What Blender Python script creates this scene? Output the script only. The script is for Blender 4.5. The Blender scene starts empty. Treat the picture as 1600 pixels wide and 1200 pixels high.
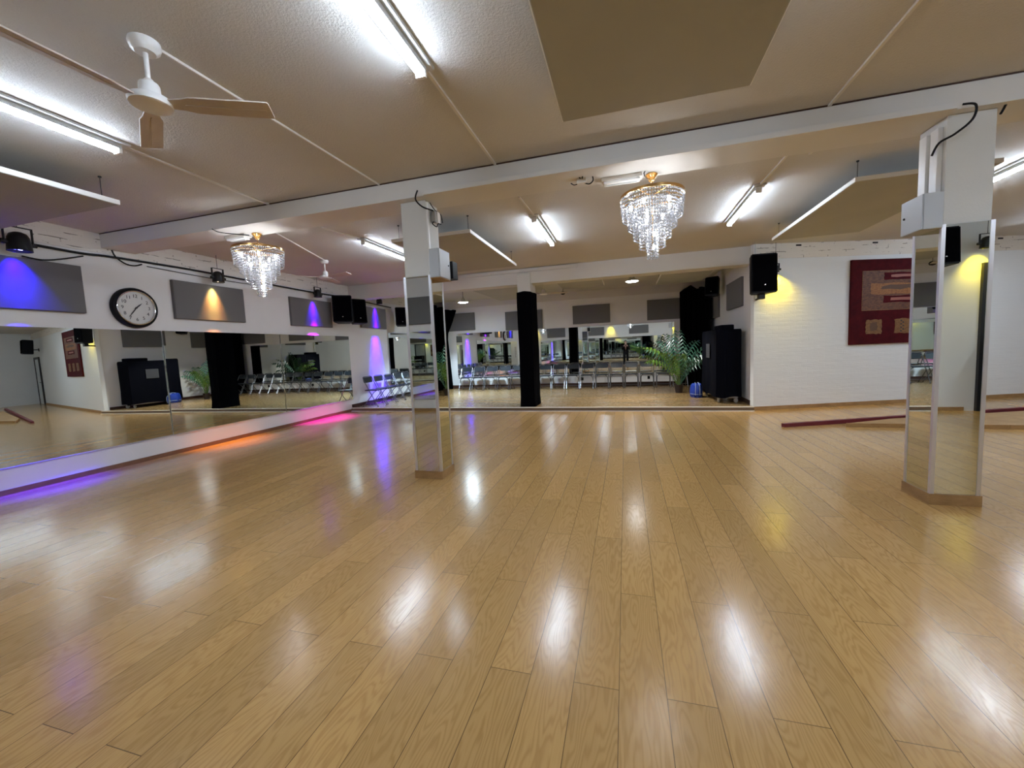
import bpy, bmesh, math, random
from mathutils import Vector, Matrix
random.seed(7)
C = bpy.context.scene.collection
SC = bpy.context.scene
PI = math.pi
R = math.radians

# ------------------------------------------------------------------ materials
def mat(name, color=(.8, .8, .8), rough=.5, metal=0., spec=.5, emit=None, estr=0., coat=0.):
    m = bpy.data.materials.new(name); m.use_nodes = True
    b = m.node_tree.nodes['Principled BSDF']
    b.inputs['Base Color'].default_value = (*color, 1)
    b.inputs['Roughness'].default_value = rough
    b.inputs['Metallic'].default_value = metal
    b.inputs['Specular IOR Level'].default_value = spec
    b.inputs['Coat Weight'].default_value = coat
    if emit:
        b.inputs['Emission Color'].default_value = (*emit, 1)
        b.inputs['Emission Strength'].default_value = estr
    return m

class NT:
    """tiny node helper"""
    def __init__(s, m):
        s.t = m.node_tree; s.b = s.t.nodes['Principled BSDF']
    def n(s, typ, **kw):
        x = s.t.nodes.new(typ)
        for k, v in kw.items(): setattr(x, k, v)
        return x
    def l(s, a, b): s.t.links.new(a, b)
    def m(s, op, a, b=None, c=None):
        x = s.n('ShaderNodeMath', operation=op)
        for i, v in enumerate((a, b, c)):
            if v is None: continue
            if hasattr(v, 'links'): s.l(v, x.inputs[i])
            else: x.inputs[i].default_value = v
        return x.outputs[0]
    def noise(s, vec, scale, detail=4, rough=.5, dist=0.):
        x = s.n('ShaderNodeTexNoise')
        if vec is not None: s.l(vec, x.inputs['Vector'])
        x.inputs['Scale'].default_value = scale; x.inputs['Detail'].default_value = detail
        x.inputs['Roughness'].default_value = rough; x.inputs['Distortion'].default_value = dist
        return x.outputs['Fac']
    def ramp(s, fac, stops):
        x = s.n('ShaderNodeValToRGB'); e = x.color_ramp.elements
        while len(e) < len(stops): e.new(.5)
        for el, (p, c) in zip(e, stops): el.position = p; el.color = (*c, 1)
        s.l(fac, x.inputs['Fac']); return x.outputs['Color']
    def mix(s, fac, a, b, typ='MIX'):
        x = s.n('ShaderNodeMix', data_type='RGBA', blend_type=typ)
        for sock, v in ((x.inputs[0], fac), (x.inputs[6], a), (x.inputs[7], b)):
            if hasattr(v, 'links'): s.l(v, sock)
            elif isinstance(v, tuple): sock.default_value = (*v, 1)
            else: sock.default_value = v
        return x.outputs[2]
    def bump(s, h, strength=.3, dist=.01):
        x = s.n('ShaderNodeBump'); x.inputs['Strength'].default_value = strength
        x.inputs['Distance'].default_value = dist
        s.l(h, x.inputs['Height']); s.l(x.outputs[0], s.b.inputs['Normal'])
    def pos(s):
        return s.n('ShaderNodeTexCoord').outputs['Object']

def wood_floor(name, x0, pitch, length, y0, light, dark, seam, rough, swap=False, gap=.0016):
    m = mat(name, light, rough); k = NT(m)
    sep = k.n('ShaderNodeSeparateXYZ'); k.l(k.pos(), sep.inputs[0])
    x, y = (sep.outputs[1], sep.outputs[0]) if swap else (sep.outputs[0], sep.outputs[1])
    xr = k.m('DIVIDE', k.m('SUBTRACT', x, x0), pitch)
    row = k.m('FLOOR', xr); fx = k.m('SUBTRACT', xr, row)
    half = k.m('MULTIPLY', k.m('FLOORED_MODULO', row, 2.), .5)
    yr = k.m('ADD', k.m('DIVIDE', k.m('SUBTRACT', y, y0), length), half)
    col = k.m('FLOOR', yr); fy = k.m('SUBTRACT', yr, col)
    cid = k.n('ShaderNodeCombineXYZ'); k.l(row, cid.inputs[0]); k.l(col, cid.inputs[1])
    wn = k.n('ShaderNodeTexWhiteNoise', noise_dimensions='3D'); k.l(cid.outputs[0], wn.inputs['Vector'])
    rnd = wn.outputs['Value']
    dx = k.m('MULTIPLY', k.m('MINIMUM', fx, k.m('SUBTRACT', 1., fx)), pitch)
    dy = k.m('MULTIPLY', k.m('MINIMUM', fy, k.m('SUBTRACT', 1., fy)), length)
    d = k.m('MINIMUM', dx, dy)
    sm = k.m('LESS_THAN', d, gap)
    gv = k.n('ShaderNodeCombineXYZ')
    k.l(k.m('ADD', x, k.m('MULTIPLY', rnd, 37.)), gv.inputs[0])
    k.l(k.m('ADD', k.m('MULTIPLY', y, .16), k.m('MULTIPLY', rnd, 91.)), gv.inputs[1])
    field = k.noise(gv.outputs[0], 4.8, 4, .42)
    rings = k.m('SINE', k.m('MULTIPLY', field, 200.))
    rings = k.m('POWER', k.m('ADD', k.m('MULTIPLY', rings, .5), .5), 2.)
    gv2 = k.n('ShaderNodeCombineXYZ')
    k.l(k.m('ADD', x, k.m('MULTIPLY', rnd, 11.)), gv2.inputs[0])
    k.l(k.m('MULTIPLY', y, .035), gv2.inputs[1])
    fine = k.noise(gv2.outputs[0], 160., 3, .6)
    g = k.m('ADD', k.m('MULTIPLY', rings, .55), k.m('MULTIPLY', fine, .55))
    base = k.ramp(g, ((.2, light), (.9, dark)))
    tone = k.m('ADD', k.m('MULTIPLY', rnd, .22), .89)
    tc = k.n('ShaderNodeCombineXYZ')
    for i in range(3): k.l(tone, tc.inputs[i])
    base = k.mix(1., base, tc.outputs[0], 'MULTIPLY')
    base = k.mix(sm, base, seam)
    k.l(base, k.b.inputs['Base Color'])
    k.l(k.m('ADD', k.m('MULTIPLY', g, .10), rough - .05), k.b.inputs['Roughness'])
    h = k.m('SUBTRACT', k.m('MULTIPLY', g, -.25), k.m('MULTIPLY', sm, 1.))
    k.bump(h, .14, .004)
    k.b.inputs['Coat Weight'].default_value = .2; k.b.inputs['Coat Roughness'].default_value = .17
    return m

def plaster(name, color, scale=90., strength=.25, rough=.75, mottled=.06):
    m = mat(name, color, rough); k = NT(m); p = k.pos()
    c2 = tuple(max(0, c - mottled) for c in color)
    k.l(k.ramp(k.noise(p, 1.3, 4), ((.35, c2), (.65, color))), k.b.inputs['Base Color'])
    k.bump(k.noise(p, scale, 3, .6), strength, .01)
    return m

def brick_paint(name, color, strength=.35, marks=False, axis='x'):
    m = mat(name, color, .6); k = NT(m)
    sep = k.n('ShaderNodeSeparateXYZ'); k.l(k.pos(), sep.inputs[0])
    v = k.n('ShaderNodeCombineXYZ'); k.l(sep.outputs[0 if axis == 'x' else 1], v.inputs[0]); k.l(sep.outputs[2], v.inputs[1])
    br = k.n('ShaderNodeTexBrick'); k.l(v.outputs[0], br.inputs['Vector'])
    br.inputs['Scale'].default_value = 1.; br.inputs['Brick Width'].default_value = .25
    br.inputs['Row Height'].default_value = .077; br.inputs['Mortar Size'].default_value = .009
    br.inputs['Mortar Smooth'].default_value = .6
    sw = k.n('ShaderNodeVectorMath', operation='MULTIPLY'); k.l(v.outputs[0], sw.inputs[0]); sw.inputs[1].default_value = (.6, 2.8, 1.)
    n = k.noise(sw.outputs[0], 2.6, 5, .62)
    if marks:
        sv = k.n('ShaderNodeVectorMath', operation='MULTIPLY'); k.l(v.outputs[0], sv.inputs[0]); sv.inputs[1].default_value = (2.2, 13., 1.)
        blot = k.noise(sv.outputs[0], 1.6, 3, .6)
        f = k.m('MULTIPLY', k.m('GREATER_THAN', blot, .575), br.outputs['Fac'])
        k.l(k.mix(k.m('MULTIPLY', f, .8), color, (.16, .13, .11)), k.b.inputs['Base Color'])
    h = k.m('ADD', k.m('MULTIPLY', br.outputs['Fac'], -.16), k.m('MULTIPLY', n, 2.2))
    k.bump(h, strength, .012)
    return m

def fabric(name, color, rough=.9, scale=700., spec=.15):
    m = mat(name, color, rough, spec=spec); k = NT(m)
    n = k.noise(k.pos(), scale, 2)
    k.l(k.ramp(n, ((.3, tuple(c * .82 for c in color)), (.7, color))), k.b.inputs['Base Color'])
    return m

def crystal(name):
    m = bpy.data.materials.new(name); m.use_nodes = True; t = m.node_tree; t.nodes.clear()
    o = t.nodes.new('ShaderNodeOutputMaterial'); a = t.nodes.new('ShaderNodeMixShader'); b = t.nodes.new('ShaderNodeMixShader')
    tr = t.nodes.new('ShaderNodeBsdfTranslucent'); gl = t.nodes.new('ShaderNodeBsdfGlossy'); tp = t.nodes.new('ShaderNodeBsdfTransparent')
    tr.inputs[0].default_value = (.52, .54, .57, 1); gl.inputs[0].default_value = (.95, .96, 1, 1); gl.inputs['Roughness'].default_value = .12
    tp.inputs[0].default_value = (.95, .96, 1, 1)
    a.inputs[0].default_value = .35; t.links.new(tr.outputs[0], a.inputs[1]); t.links.new(gl.outputs[0], a.inputs[2])
    b.inputs[0].default_value = .25; t.links.new(a.outputs[0], b.inputs[1]); t.links.new(tp.outputs[0], b.inputs[2])
    t.links.new(b.outputs[0], o.inputs[0]); return m

def painting_mat(name):
    m = mat(name, (.10, .008, .012), .8, spec=.12); k = NT(m); p = k.pos()
    n = k.noise(p, 7., 6, .65)
    k.l(k.ramp(n, ((.3, (.042, .0035, .007)), (.7, (.085, .006, .010)))), k.b.inputs['Base Color'])
    k.bump(n, .3, .01); return m
def gold_mat(name, a, b, scale=16.):
    m = mat(name, a, .6); k = NT(m)
    sv = k.n('ShaderNodeVectorMath', operation='MULTIPLY'); k.l(k.pos(), sv.inputs[0]); sv.inputs[1].default_value = (1., 1., 2.6)
    n = k.noise(sv.outputs[0], scale, 6, .7)
    k.l(k.ramp(n, ((.38, a), (.62, b))), k.b.inputs['Base Color']); k.bump(n, .5, .01); return m

M = {}
M['floor'] = wood_floor('oak laminate', -.053, .1905, 1.385, 2.326 - .0, (.565, .345, .13), (.445, .252, .086), (.13, .07, .025), .19)
M['stage'] = wood_floor('stage boards', .02, .13, 1.7, .3, (.40, .265, .115), (.29, .175, .065), (.12, .065, .024), .26, swap=True, gap=.001)
M['ceil'] = plaster('stippled ceiling', (.62, .60, .57), 70., .5, .8, .03)
M['beam'] = plaster('painted beam', (.71, .69, .66), 40., .08, .6, .04)
M['wall'] = plaster('white wall paint', (.80, .80, .81), 30., .06, .6, .03)
M['brick_d'] = brick_paint('white painted brick', (.81, .84, .86), .32)
M['band_y'] = brick_paint('chipped brick band', (.76, .72, .68), .5, True, 'y')
M['band_x'] = brick_paint('chipped upper band', (.76, .72, .66), .3, True, 'x')
M['pillar'] = plaster('pillar plaster', (.66, .655, .62), 60., .12, .6, .03)
M['mirror'] = mat('mirror glass', (.80, .85, .825), 0.004, 1.)
M['alu'] = mat('brushed aluminium', (.74, .74, .78), .38, .85)
M['oaktrim'] = gold_mat('oak skirting', (.30, .17, .065), (.40, .24, .10), 5.)
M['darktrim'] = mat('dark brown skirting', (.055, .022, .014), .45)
M['browntrim'] = gold_mat('brown skirting', (.17, .075, .035), (.22, .10, .05), 6.)
M['riser'] = gold_mat('stage riser', (.13, .085, .05), (.17, .11, .065), 7.)
M['nosing'] = mat('pale metal nosing', (.9, .86, .78), .35, .1)
M['greyfab'] = fabric('grey acoustic fabric', (.185, .185, .19))
M['greyside'] = mat('grey panel edge', (.13, .125, .13), .8)
M['cream'] = plaster('cream acoustic board', (.43, .43, .40), 120., .05, .85, .03)
M['creamedge'] = mat('white board edge', (.82, .80, .77), .6)
M['white'] = mat('white enamel', (.82, .81, .79), .35)
M['whitedull'] = mat('dull white plastic', (.74, .71, .66), .5)
M['blade'] = gold_mat('dusty fan blade', (.52, .45, .40), (.60, .53, .47), 4.)
M['greymetal'] = mat('grey steel cabinet', (.47, .49, .51), .45, .1)
M['lightgrey'] = mat('light grey fixture', (.62, .64, .64), .45, .2)
M['black'] = mat('black plastic', (.003, .003, .005), .5, spec=.2)
M['blackm'] = mat('black metal', (.009, .009, .010), .45, .3)
M['blackcloth'] = fabric('black cloth', (.0016, .0016, .0025), .95, 300., .03)
M['cover'] = fabric('black trolley cover', (.003, .0035, .007), .9, 200., .05)
M['chrome'] = mat('chrome', (.75, .75, .76), .18, 1.)
M['chairseat'] = mat('charcoal seat', (.018, .024, .032), .42, spec=.4)
M['chairtube'] = mat('dark grey tube', (.22, .23, .26), .3, .85)
M['rubber'] = mat('rubber', (.03, .03, .03), .7)
M['brass'] = mat('brass', (.72, .45, .18), .25, 1.)
M['crystal'] = crystal('crystal beads')
M['tube'] = mat('lit tube', (.9, .95, 1.), .4, emit=(.80, .93, 1.10), estr=28.)
M['bulb'] = mat('lit bulb', (1, 1, 1), .4, emit=(.95, .97, 1.), estr=38.)
M['lamp'] = mat('lit lamp disc', (1, 1, 1), .4, emit=(.70, .88, 1.), estr=60.)
M['lampdim'] = mat('lit lamp disc facing stage', (1, 1, 1), .4, emit=(.93, .96, 1.), estr=14.)
M['dial'] = mat('clock dial', (.66, .66, .65), .5)
M['red'] = mat('red paint', (.13, .006, .016), .5)
M['ramp'] = gold_mat('oak board', (.34, .20, .085), (.43, .27, .12), 5.)
M['blue'] = mat('blue bag', (.012, .05, .38), .5)
M['bagstrap'] = mat('pale strap', (.45, .55, .75), .6)
M['paper'] = mat('grey paper sheet', (.045, .047, .055), .7)
M['ink'] = mat('printed ink', (.03, .03, .04), .7)
M['leafd'] = mat('dark palm leaf', (.045, .135, .085), .3)
M['leafl'] = mat('light palm leaf', (.13, .26, .04), .4)
M['stem'] = mat('palm stem', (.12, .14, .05), .5)
M['pot'] = mat('brown pot', (.028, .016, .012), .6)
M['soil'] = mat('soil', (.02, .014, .01), .9)
M['paint'] = painting_mat('dark red paint')
M['gold1'] = gold_mat('rust field', (.075, .020, .012), (.17, .065, .022))
M['gold2'] = gold_mat('ochre patch', (.20, .065, .012), (.34, .14, .03), 22.)
M['gold3'] = gold_mat('dull gold', (.26, .13, .035), (.13, .05, .015), 30.)
M['copper'] = mat('copper stroke', (.30, .095, .07), .5)
M['umber'] = mat('umber patch', (.10, .045, .022), .6)
M['skin'] = mat('skin', (.55, .33, .24), .5)
M['hair'] = mat('dark hair', (.015, .010, .008), .6)
M['suit'] = fabric('black suit', (.010, .010, .012), .9, 400.)
M['shirt'] = fabric('pink shirt', (.42, .25, .21), .8, 400.)
M['shoe'] = mat('black shoe', (.01, .01, .01), .35)
M['screen'] = mat('phone back', (.02, .02, .025), .25)
M['door'] = mat('pale door', (.66, .70, .72), .45)
M['darkframe'] = mat('dark door frame', (.012, .012, .016), .5)
M['greydoor'] = mat('grey door panel', (.30, .29, .28), .5)
M['decalr'] = mat('dark red lettering', (.14, .01, .03), .6)

# ------------------------------------------------------------------ mesh helpers
def box(bm, x0, x1, y0, y1, z0, z1, mtx=None):
    vs = [bm.verts.new((x, y, z)) for z in (z0, z1) for y in (y0, y1) for x in (x0, x1)]
    if mtx is not None:
        for v in vs: v.co = mtx @ v.co
    for f in ((0, 2, 3, 1), (4, 5, 7, 6), (0, 1, 5, 4), (2, 6, 7, 3), (0, 4, 6, 2), (1, 3, 7, 5)):
        bm.faces.new([vs[i] for i in f])
    return vs
def bbox(bm, x0, x1, y0, y1, z0, z1, bev=.006, seg=2, mtx=None):
    t = bmesh.new(); box(t, x0, x1, y0, y1, z0, z1)
    if bev: bmesh.ops.bevel(t, geom=t.edges[:], offset=bev, segments=seg, affect='EDGES', profile=.6)
    if mtx is not None: bmesh.ops.transform(t, matrix=mtx, verts=t.verts)
    me = bpy.data.meshes.new('t'); t.to_mesh(me); bm.from_mesh(me); bpy.data.meshes.remove(me); t.free()
def tube(bm, pts, r, n=8, r1=None, cap=True):
    pts = [Vector(p) for p in pts]; rings = []
    up = Vector((0, 0, 1))
    prev = None
    for i, p in enumerate(pts):
        if i == 0: d = pts[1] - p
        elif i == len(pts) - 1: d = p - pts[i - 1]
        else: d = (pts[i + 1] - p).normalized() + (p - pts[i - 1]).normalized()
        d.normalize()
        a = prev if prev is not None else (Vector((1, 0, 0)) if abs(d.z) > .9 else up)
        a = (a - d * a.dot(d))
        if a.length < 1e-6: a = d.orthogonal()
        a.normalize(); b = d.cross(a); prev = a
        rr = r if r1 is None else r + (r1 - r) * i / (len(pts) - 1)
        rings.append([bm.verts.new(p + a * math.cos(2 * PI * j / n) * rr + b * math.sin(2 * PI * j / n) * rr) for j in range(n)])
    for k in range(len(rings) - 1):
        for j in range(n):
            bm.faces.new((rings[k][j], rings[k][(j + 1) % n], rings[k + 1][(j + 1) % n], rings[k + 1][j]))
    if cap:
        bm.faces.new(rings[0][::-1]); bm.faces.new(rings[-1])
def lathe(bm, prof, n=32, mtx=None):
    rings = []
    for r, z in prof:
        if r < 1e-5: rings.append([bm.verts.new((0, 0, z))])
        else: rings.append([bm.verts.new((r * math.cos(2 * PI * j / n), r * math.sin(2 * PI * j / n), z)) for j in range(n)])
    for a, b in zip(rings, rings[1:]):
        for j in range(n):
            k = (j + 1) % n
            if len(a) == 1 and len(b) == 1: continue
            if len(a) == 1: bm.faces.new((a[0], b[k], b[j]))
            elif len(b) == 1: bm.faces.new((a[j], a[k], b[0]))
            else: bm.faces.new((a[j], a[k], b[k], b[j]))
    if mtx is not None:
        for ring in rings:
            for v in ring: v.co = mtx @ v.co
def prism(bm, poly, z0, z1):
    a = [bm.verts.new((x, y, z0)) for x, y in poly]; b = [bm.verts.new((x, y, z1)) for x, y in poly]
    bm.faces.new(a[::-1]); bm.faces.new(b)
    for i in range(len(poly)):
        j = (i + 1) % len(poly); bm.faces.new((a[i], a[j], b[j], b[i]))
def link(name, bm, m, parent=None, smooth=False):
    bmesh.ops.recalc_face_normals(bm, faces=bm.faces[:])
    me = bpy.data.meshes.new(name); bm.to_mesh(me); bm.free()
    for x in (m if isinstance(m, (list, tuple)) else [m]): me.materials.append(x)
    if smooth:
        me.shade_smooth()
        try: me.set_sharp_from_angle(angle=R(38))
        except Exception: pass
    o = bpy.data.objects.new(name, me); C.objects.link(o)
    if parent is not None: o.parent = parent
    return o
def part(name, m, parent, fn, smooth=False):
    bm = bmesh.new(); fn(bm); return link(name, bm, m, parent, smooth)
def tag(o, label, cat, group=None):
    o['label'] = label; o['category'] = cat
    if group: o['group'] = group
    return o
def thing(name, label, cat, loc=(0, 0, 0), rotz=0., group=None):
    o = bpy.data.objects.new(name, None); C.objects.link(o); o.location = loc; o.rotation_euler = (0, 0, rotz)
    o.empty_display_size = .1
    return tag(o, label, cat, group)
def struct(name, m, fn, parent=None):
    o = part(name, m, parent, fn)
    if parent is None: o['kind'] = 'structure'
    return o
def dup(root, loc, rotz, label, group=None):
    r = root.copy(); C.objects.link(r); r.location = loc; r.rotation_euler = (0, 0, rotz); r['label'] = label
    if group: r['group'] = group
    for ch in list(root.children):
        c = ch.copy(); C.objects.link(c); c.parent = r
        for g in list(ch.children):
            d = g.copy(); C.objects.link(d); d.parent = c
    return r
def B(*a): return lambda bm: box(bm, *a)
def BB(*a, bev=.006, seg=2): return lambda bm: bbox(bm, *a, bev=bev, seg=seg)

# ------------------------------------------------------------------ room dimensions (metres, camera over the origin)
XL, YB, YR = -7.07, 14.0, -.9           # left wall, stage back wall, rear wall
ZC = 3.32; ZL = 3.05                    # ceiling, ledge line
SY = 9.12; SZ = .09                     # stage front, stage height
CX, CY, ANG = 2.49, 9.19, R(18.2)       # corner of the white brick wall and its direction
UX, UY = math.cos(ANG), math.sin(ANG)
UL = 11.0                                # length of the slanted wall
EX, EY = CX + UX * UL, CY + UY * UL
XR = EX
DW = Matrix.Translation((CX, CY, 0)) @ Matrix.Rotation(ANG, 4, 'Z')   # local x along wall, -y towards the room

struct('floor', M['floor'], lambda bm: box(bm, XL - .1, XR + .1, YR - .1, EY + .3, -.1, 0))
struct('ceiling', M['ceil'], lambda bm: box(bm, XL - .1, XR + .1, YR - .1, YB + .1, ZC, ZC + .1))
struct('wall_left', M['wall'], lambda bm: box(bm, XL - .1, XL, YR - .1, YB + .1, 0, ZC))
struct('wall_back', M['wall'], lambda bm: box(bm, XL, CX + .1, YB, YB + .1, 0, ZC))
struct('wall_rear', M['wall'], lambda bm: box(bm, XL, XR + .1, YR - .1, YR, 0, ZC))
struct('wall_stage_right', M['wall'], lambda bm: prism(bm, [(CX, CY), (CX, YB), (CX + .1, YB), (CX + .1, CY + .034)], 0, ZC))
struct('wall_right', M['brick_d'], lambda bm: box(bm, 0, UL, 0, .1, 0, ZC)).matrix_world = DW
struct('wall_far_right', M['wall'], lambda bm: box(bm, XR, XR + .1, YR, EY + .1, 0, ZC))
# upper brick bands
struct('trim_1', M['band_y'], lambda bm: box(bm, XL, XL + .012, YR, YB, ZL, ZC))
band = struct('trim_2', M['band_x'], lambda bm: box(bm, 0.02, UL - .02, -.014, 0, 3.03, ZC)); band.matrix_world = DW
for u in (.84, 2.42, 5.06): part('vent_slot', M['black'], band, B(u, u + .11, -.018, -.013, 3.255, 3.285))
struct('trim_3', M['beam'], lambda bm: box(bm, XL + .02, CX - .02, YB - .02, YB, 3.06, ZC))
struct('trim_4', M['beam'], lambda bm: box(bm, CX - .015, CX, CY + .62, YB - .03, 3.12, ZC))
# skirtings
struct('baseboard_left', M['browntrim'], lambda bm: box(bm, XL, XL + .015, YR, SY, 0, .062))
struct('baseboard_right', M['oaktrim'], lambda bm: box(bm, 0.0, UL, -.015, 0, 0, .075)).matrix_world = DW
struct('baseboard_back', M['darktrim'], lambda bm: box(bm, XL + .02, CX - .02, YB - .018, YB, SZ, SZ + .12))
struct('baseboard_stage_left', M['darktrim'], lambda bm: box(bm, XL, XL + .015, SY + .02, YB - .02, SZ, SZ + .09))
struct('baseboard_stage_right', M['darktrim'], lambda bm: box(bm, CX - .015, CX, CY + .15, YB - .02, SZ, SZ + .09))
struct('baseboard_rear', M['oaktrim'], lambda bm: box(bm, XL + .02, 5.85, YR, YR + .015, 0, .07))
# stage
struct('floor_stage', M['stage'], lambda bm: box(bm, XL, CX, SY, YB, .001, SZ))
struct('trim_5', M['riser'], lambda bm: box(bm, XL + .02, CX - .005, SY - .012, SY, .004, SZ - .012))
struct('trim_6', M['nosing'], lambda bm: box(bm, XL + .02, CX - .005, SY - .02, SY + .025, SZ - .012, SZ + .004))
struct('trim_7', M['nosing'], lambda bm: box(bm, XL + .02, CX - .005, SY - .05, SY - .012, .0, .014))
# ceiling beams
struct('beam', M['beam'], lambda bm: box(bm, XL, XR, 4.05, 4.46, 3.125, ZC))['label'] = 'white ceiling beam across the room over the mirrored pillars'
struct('beam_gap_shade', M['darktrim'], lambda bm: box(bm, XL + .02, XR - .02, 4.042, 4.05, 3.309, 3.318))  # dark strip standing in for the shadowed crack where beam meets ceiling
struct('beam', M['beam'], lambda bm: (box(bm, XL, CX + .14, 9.32, 9.68, 2.97, ZC)))['label'] = 'white ceiling beam above the stage front'
# cable trunking on the beams
tag(part('trunking', M['beam'], None, BB(-2.02, 2.44, 3.995, 4.05, 3.112, 3.158, bev=.003)), 'long square cable trunking along the lower edge of the front beam', 'trunking')
tag(part('trunking', M['beam'], None, BB(-3.8, -1.0, 9.26, 9.32, 3.235, 3.30, bev=.003)), 'short cable trunking on the beam behind the black column', 'trunking')

# ------------------------------------------------------------------ mirrors
def mirror(label, mtx, w, z0, z1, group, edge=True):
    t = thing('wall_mirror', label, 'mirror', group=group); t.matrix_world = mtx
    part('mirror_glass', M['mirror'], t, B(0, w, -.008, 0, z0, z1))
    part('mirror_edge', M['greymetal'], t, B(0, w, -.011, .0, z0 - .012, z0))
    return t
def leftm(y0, w, a=0., b=0.):      # local x runs along +Y, local -y faces the room (+X)
    return Matrix.Translation((XL + .022, y0, 0)) @ Matrix.Rotation(R(90 + a), 4, 'Z') @ Matrix.Rotation(R(b), 4, 'X')
SEAM1, SEAM2 = 4.70, 6.97
GM = 'mirror panels on the long left wall'
mirror('tall wall mirror on the left wall at the very left edge, reflecting the red painting', leftm(1.5, SEAM1 - 1.503, .3, -.2), SEAM1 - 1.503, .325, 1.99, GM)
mirror('wall mirror on the left wall below the warm-lit panel, reflecting the black trolley', leftm(SEAM1, SEAM2 - SEAM1 - .003, .3, -.05), SEAM2 - SEAM1 - .003, .325, 1.99, GM)
mirror('wall mirror on the left wall nearest the stage, reflecting rows of chairs', leftm(SEAM2, 9.18 - SEAM2, .1, 0), 9.18 - SEAM2, .325, 1.99, GM)
mirror('narrow mirror on the stage left wall beyond the purple beam', leftm(11.05, 2.5), 2.5, .5, 2.14, GM)
GB = 'mirror panels on the stage back wall'
for i, (x0, x1, lab) in enumerate(((-6.05, -4.2, 'mirror panel on the stage back wall beside the left black curtain'),
                                   (-4.197, -1.2, 'mirror panel on the stage back wall behind the black column'),
                                   (-1.197, 1.52, 'mirror panel on the stage back wall showing the photographer'))):
    mirror(lab, Matrix.Translation((x0, YB - .002, 0)), x1 - x0, .52, 2.125, GB)
GR = 'mirror panels on the rear wall'
rear = lambda x1: Matrix.Translation((x1, YR + .002, 0)) @ Matrix.Rotation(PI, 4, 'Z')
for x0, x1, lab in ((-5.9, -3.1, 'rear wall mirror panel nearest the left corner, seen in reflection'),
                    (-3.097, -.3, 'rear wall mirror panel behind the photographer on the left, seen in reflection'),
                    (-.297, 2.5, 'rear wall mirror panel behind the photographer on the right, seen in reflection')):
    mirror(lab, rear(x1), x1 - x0, .3, 2.0, GR)

# ------------------------------------------------------------------ pillars
def mirrored_pillar(label, x0, x1, y0, y1, ztop, duct_side):
    t = thing('mirrored_pillar', label, 'pillar', ((x0 + x1) / 2, (y0 + y1) / 2, 0))
    w, d = (x1 - x0) / 2, (y1 - y0) / 2
    part('plaster_core', M['pillar'], t, BB(-w + .012, w - .012, -d + .012, d - .012, 0.01, 3.124, bev=.004))
    part('wood_base', M['oaktrim'], t, lambda bm: [box(bm, *q) for q in ((-w - .012, w + .012, -d - .012, -d + .01, 0, .092), (-w - .012, w + .012, d - .01, d + .012, 0, .092),
                                                  (-w - .012, -w + .01, -d + .01, d - .01, 0, .092), (w - .01, w + .012, -d + .01, d - .01, 0, .092))])
    g = .018
    for a, b, c, e in ((-w + g, w - g, -d, -d + .006), (-w + g, w - g, d - .006, d), (-w, -w + .006, -d + g, d - g), (w - .006, w, -d + g, d - g)):
        part('mirror_panel', M['mirror'], t, B(a, b, c, e, .092, ztop))
    for sx in (-1, 1):
        for sy in (-1, 1):
            part('corner_profile', M['alu'], t, lambda bm: (box(bm, *sorted((sx * (w + .004), sx * (w - .024))), *sorted((sy * (d + .004), sy * (d - .004))), .088, ztop + .004),
                                                            box(bm, *sorted((sx * (w + .004), sx * (w - .004))), *sorted((sy * (d - .004), sy * (d - .024))), .088, ztop + .004)))
    for k in ((0, 1) if duct_side < 0 else (0,)):
        ya = -d + .05 + k * .13 if duct_side < 0 else -d + .0
        if duct_side < 0:
            part('cable_duct', M['white'], t, BB(-w - .022, -w + .012, ya, ya + .085, 2.56, 3.06, bev=.004))
        else:
            part('cable_duct', M['white'], t, BB(w - .012, w + .006, ya + .01, ya + .04, 2.35, 3.10, bev=.003))
    return t
mirrored_pillar('square pillar clad in mirror strips left of centre, grey box on its right side', -2.388, -2.06, 4.14, 4.45, 2.31, 1)
mirrored_pillar('square pillar clad in mirror strips at the right, in front of the red painting', 2.445, 2.772, 4.12, 4.45, 2.29, -1)

t = thing('black_column', 'thick column wrapped in black cloth at the stage front edge', 'column', (-2.245, 9.52, 0))
part('plaster_core', M['pillar'], t, BB(-.155, .155, -.27, .31, .01, 3.2, bev=.01))
def wrap(bm):
    n = 40; zs = [0.0, .03, .08, .3, .8, 1.4, 2.0, 2.5, 2.74, 2.78]
    rings = []
    for i, z in enumerate(zs):
        fl = .022 if z < .05 else (.012 if z < .1 else 0.)
        ring = []
        for j in range(n):
            a = 2 * PI * j / n; ca, sa = math.cos(a), math.sin(a)
            s = 1 / max(abs(ca), abs(sa)) ** .93
            wob = .006 * math.sin(5 * a + z * 3) + .004 * math.sin(11 * a)
            ring.append(bm.verts.new((ca * s * (.178 + wob + fl), sa * s * (.315 + wob + fl) + .02, z + (.0 if i < len(zs) - 1 else .012 * math.sin(3 * a)))))
        rings.append(ring)
    for a, b in zip(rings, rings[1:]):
        for j in range(n): bm.faces.new((a[j], a[(j + 1) % n], b[(j + 1) % n], b[j]))
part('cloth_wrap', M['blackcloth'], t, wrap, True)

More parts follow.
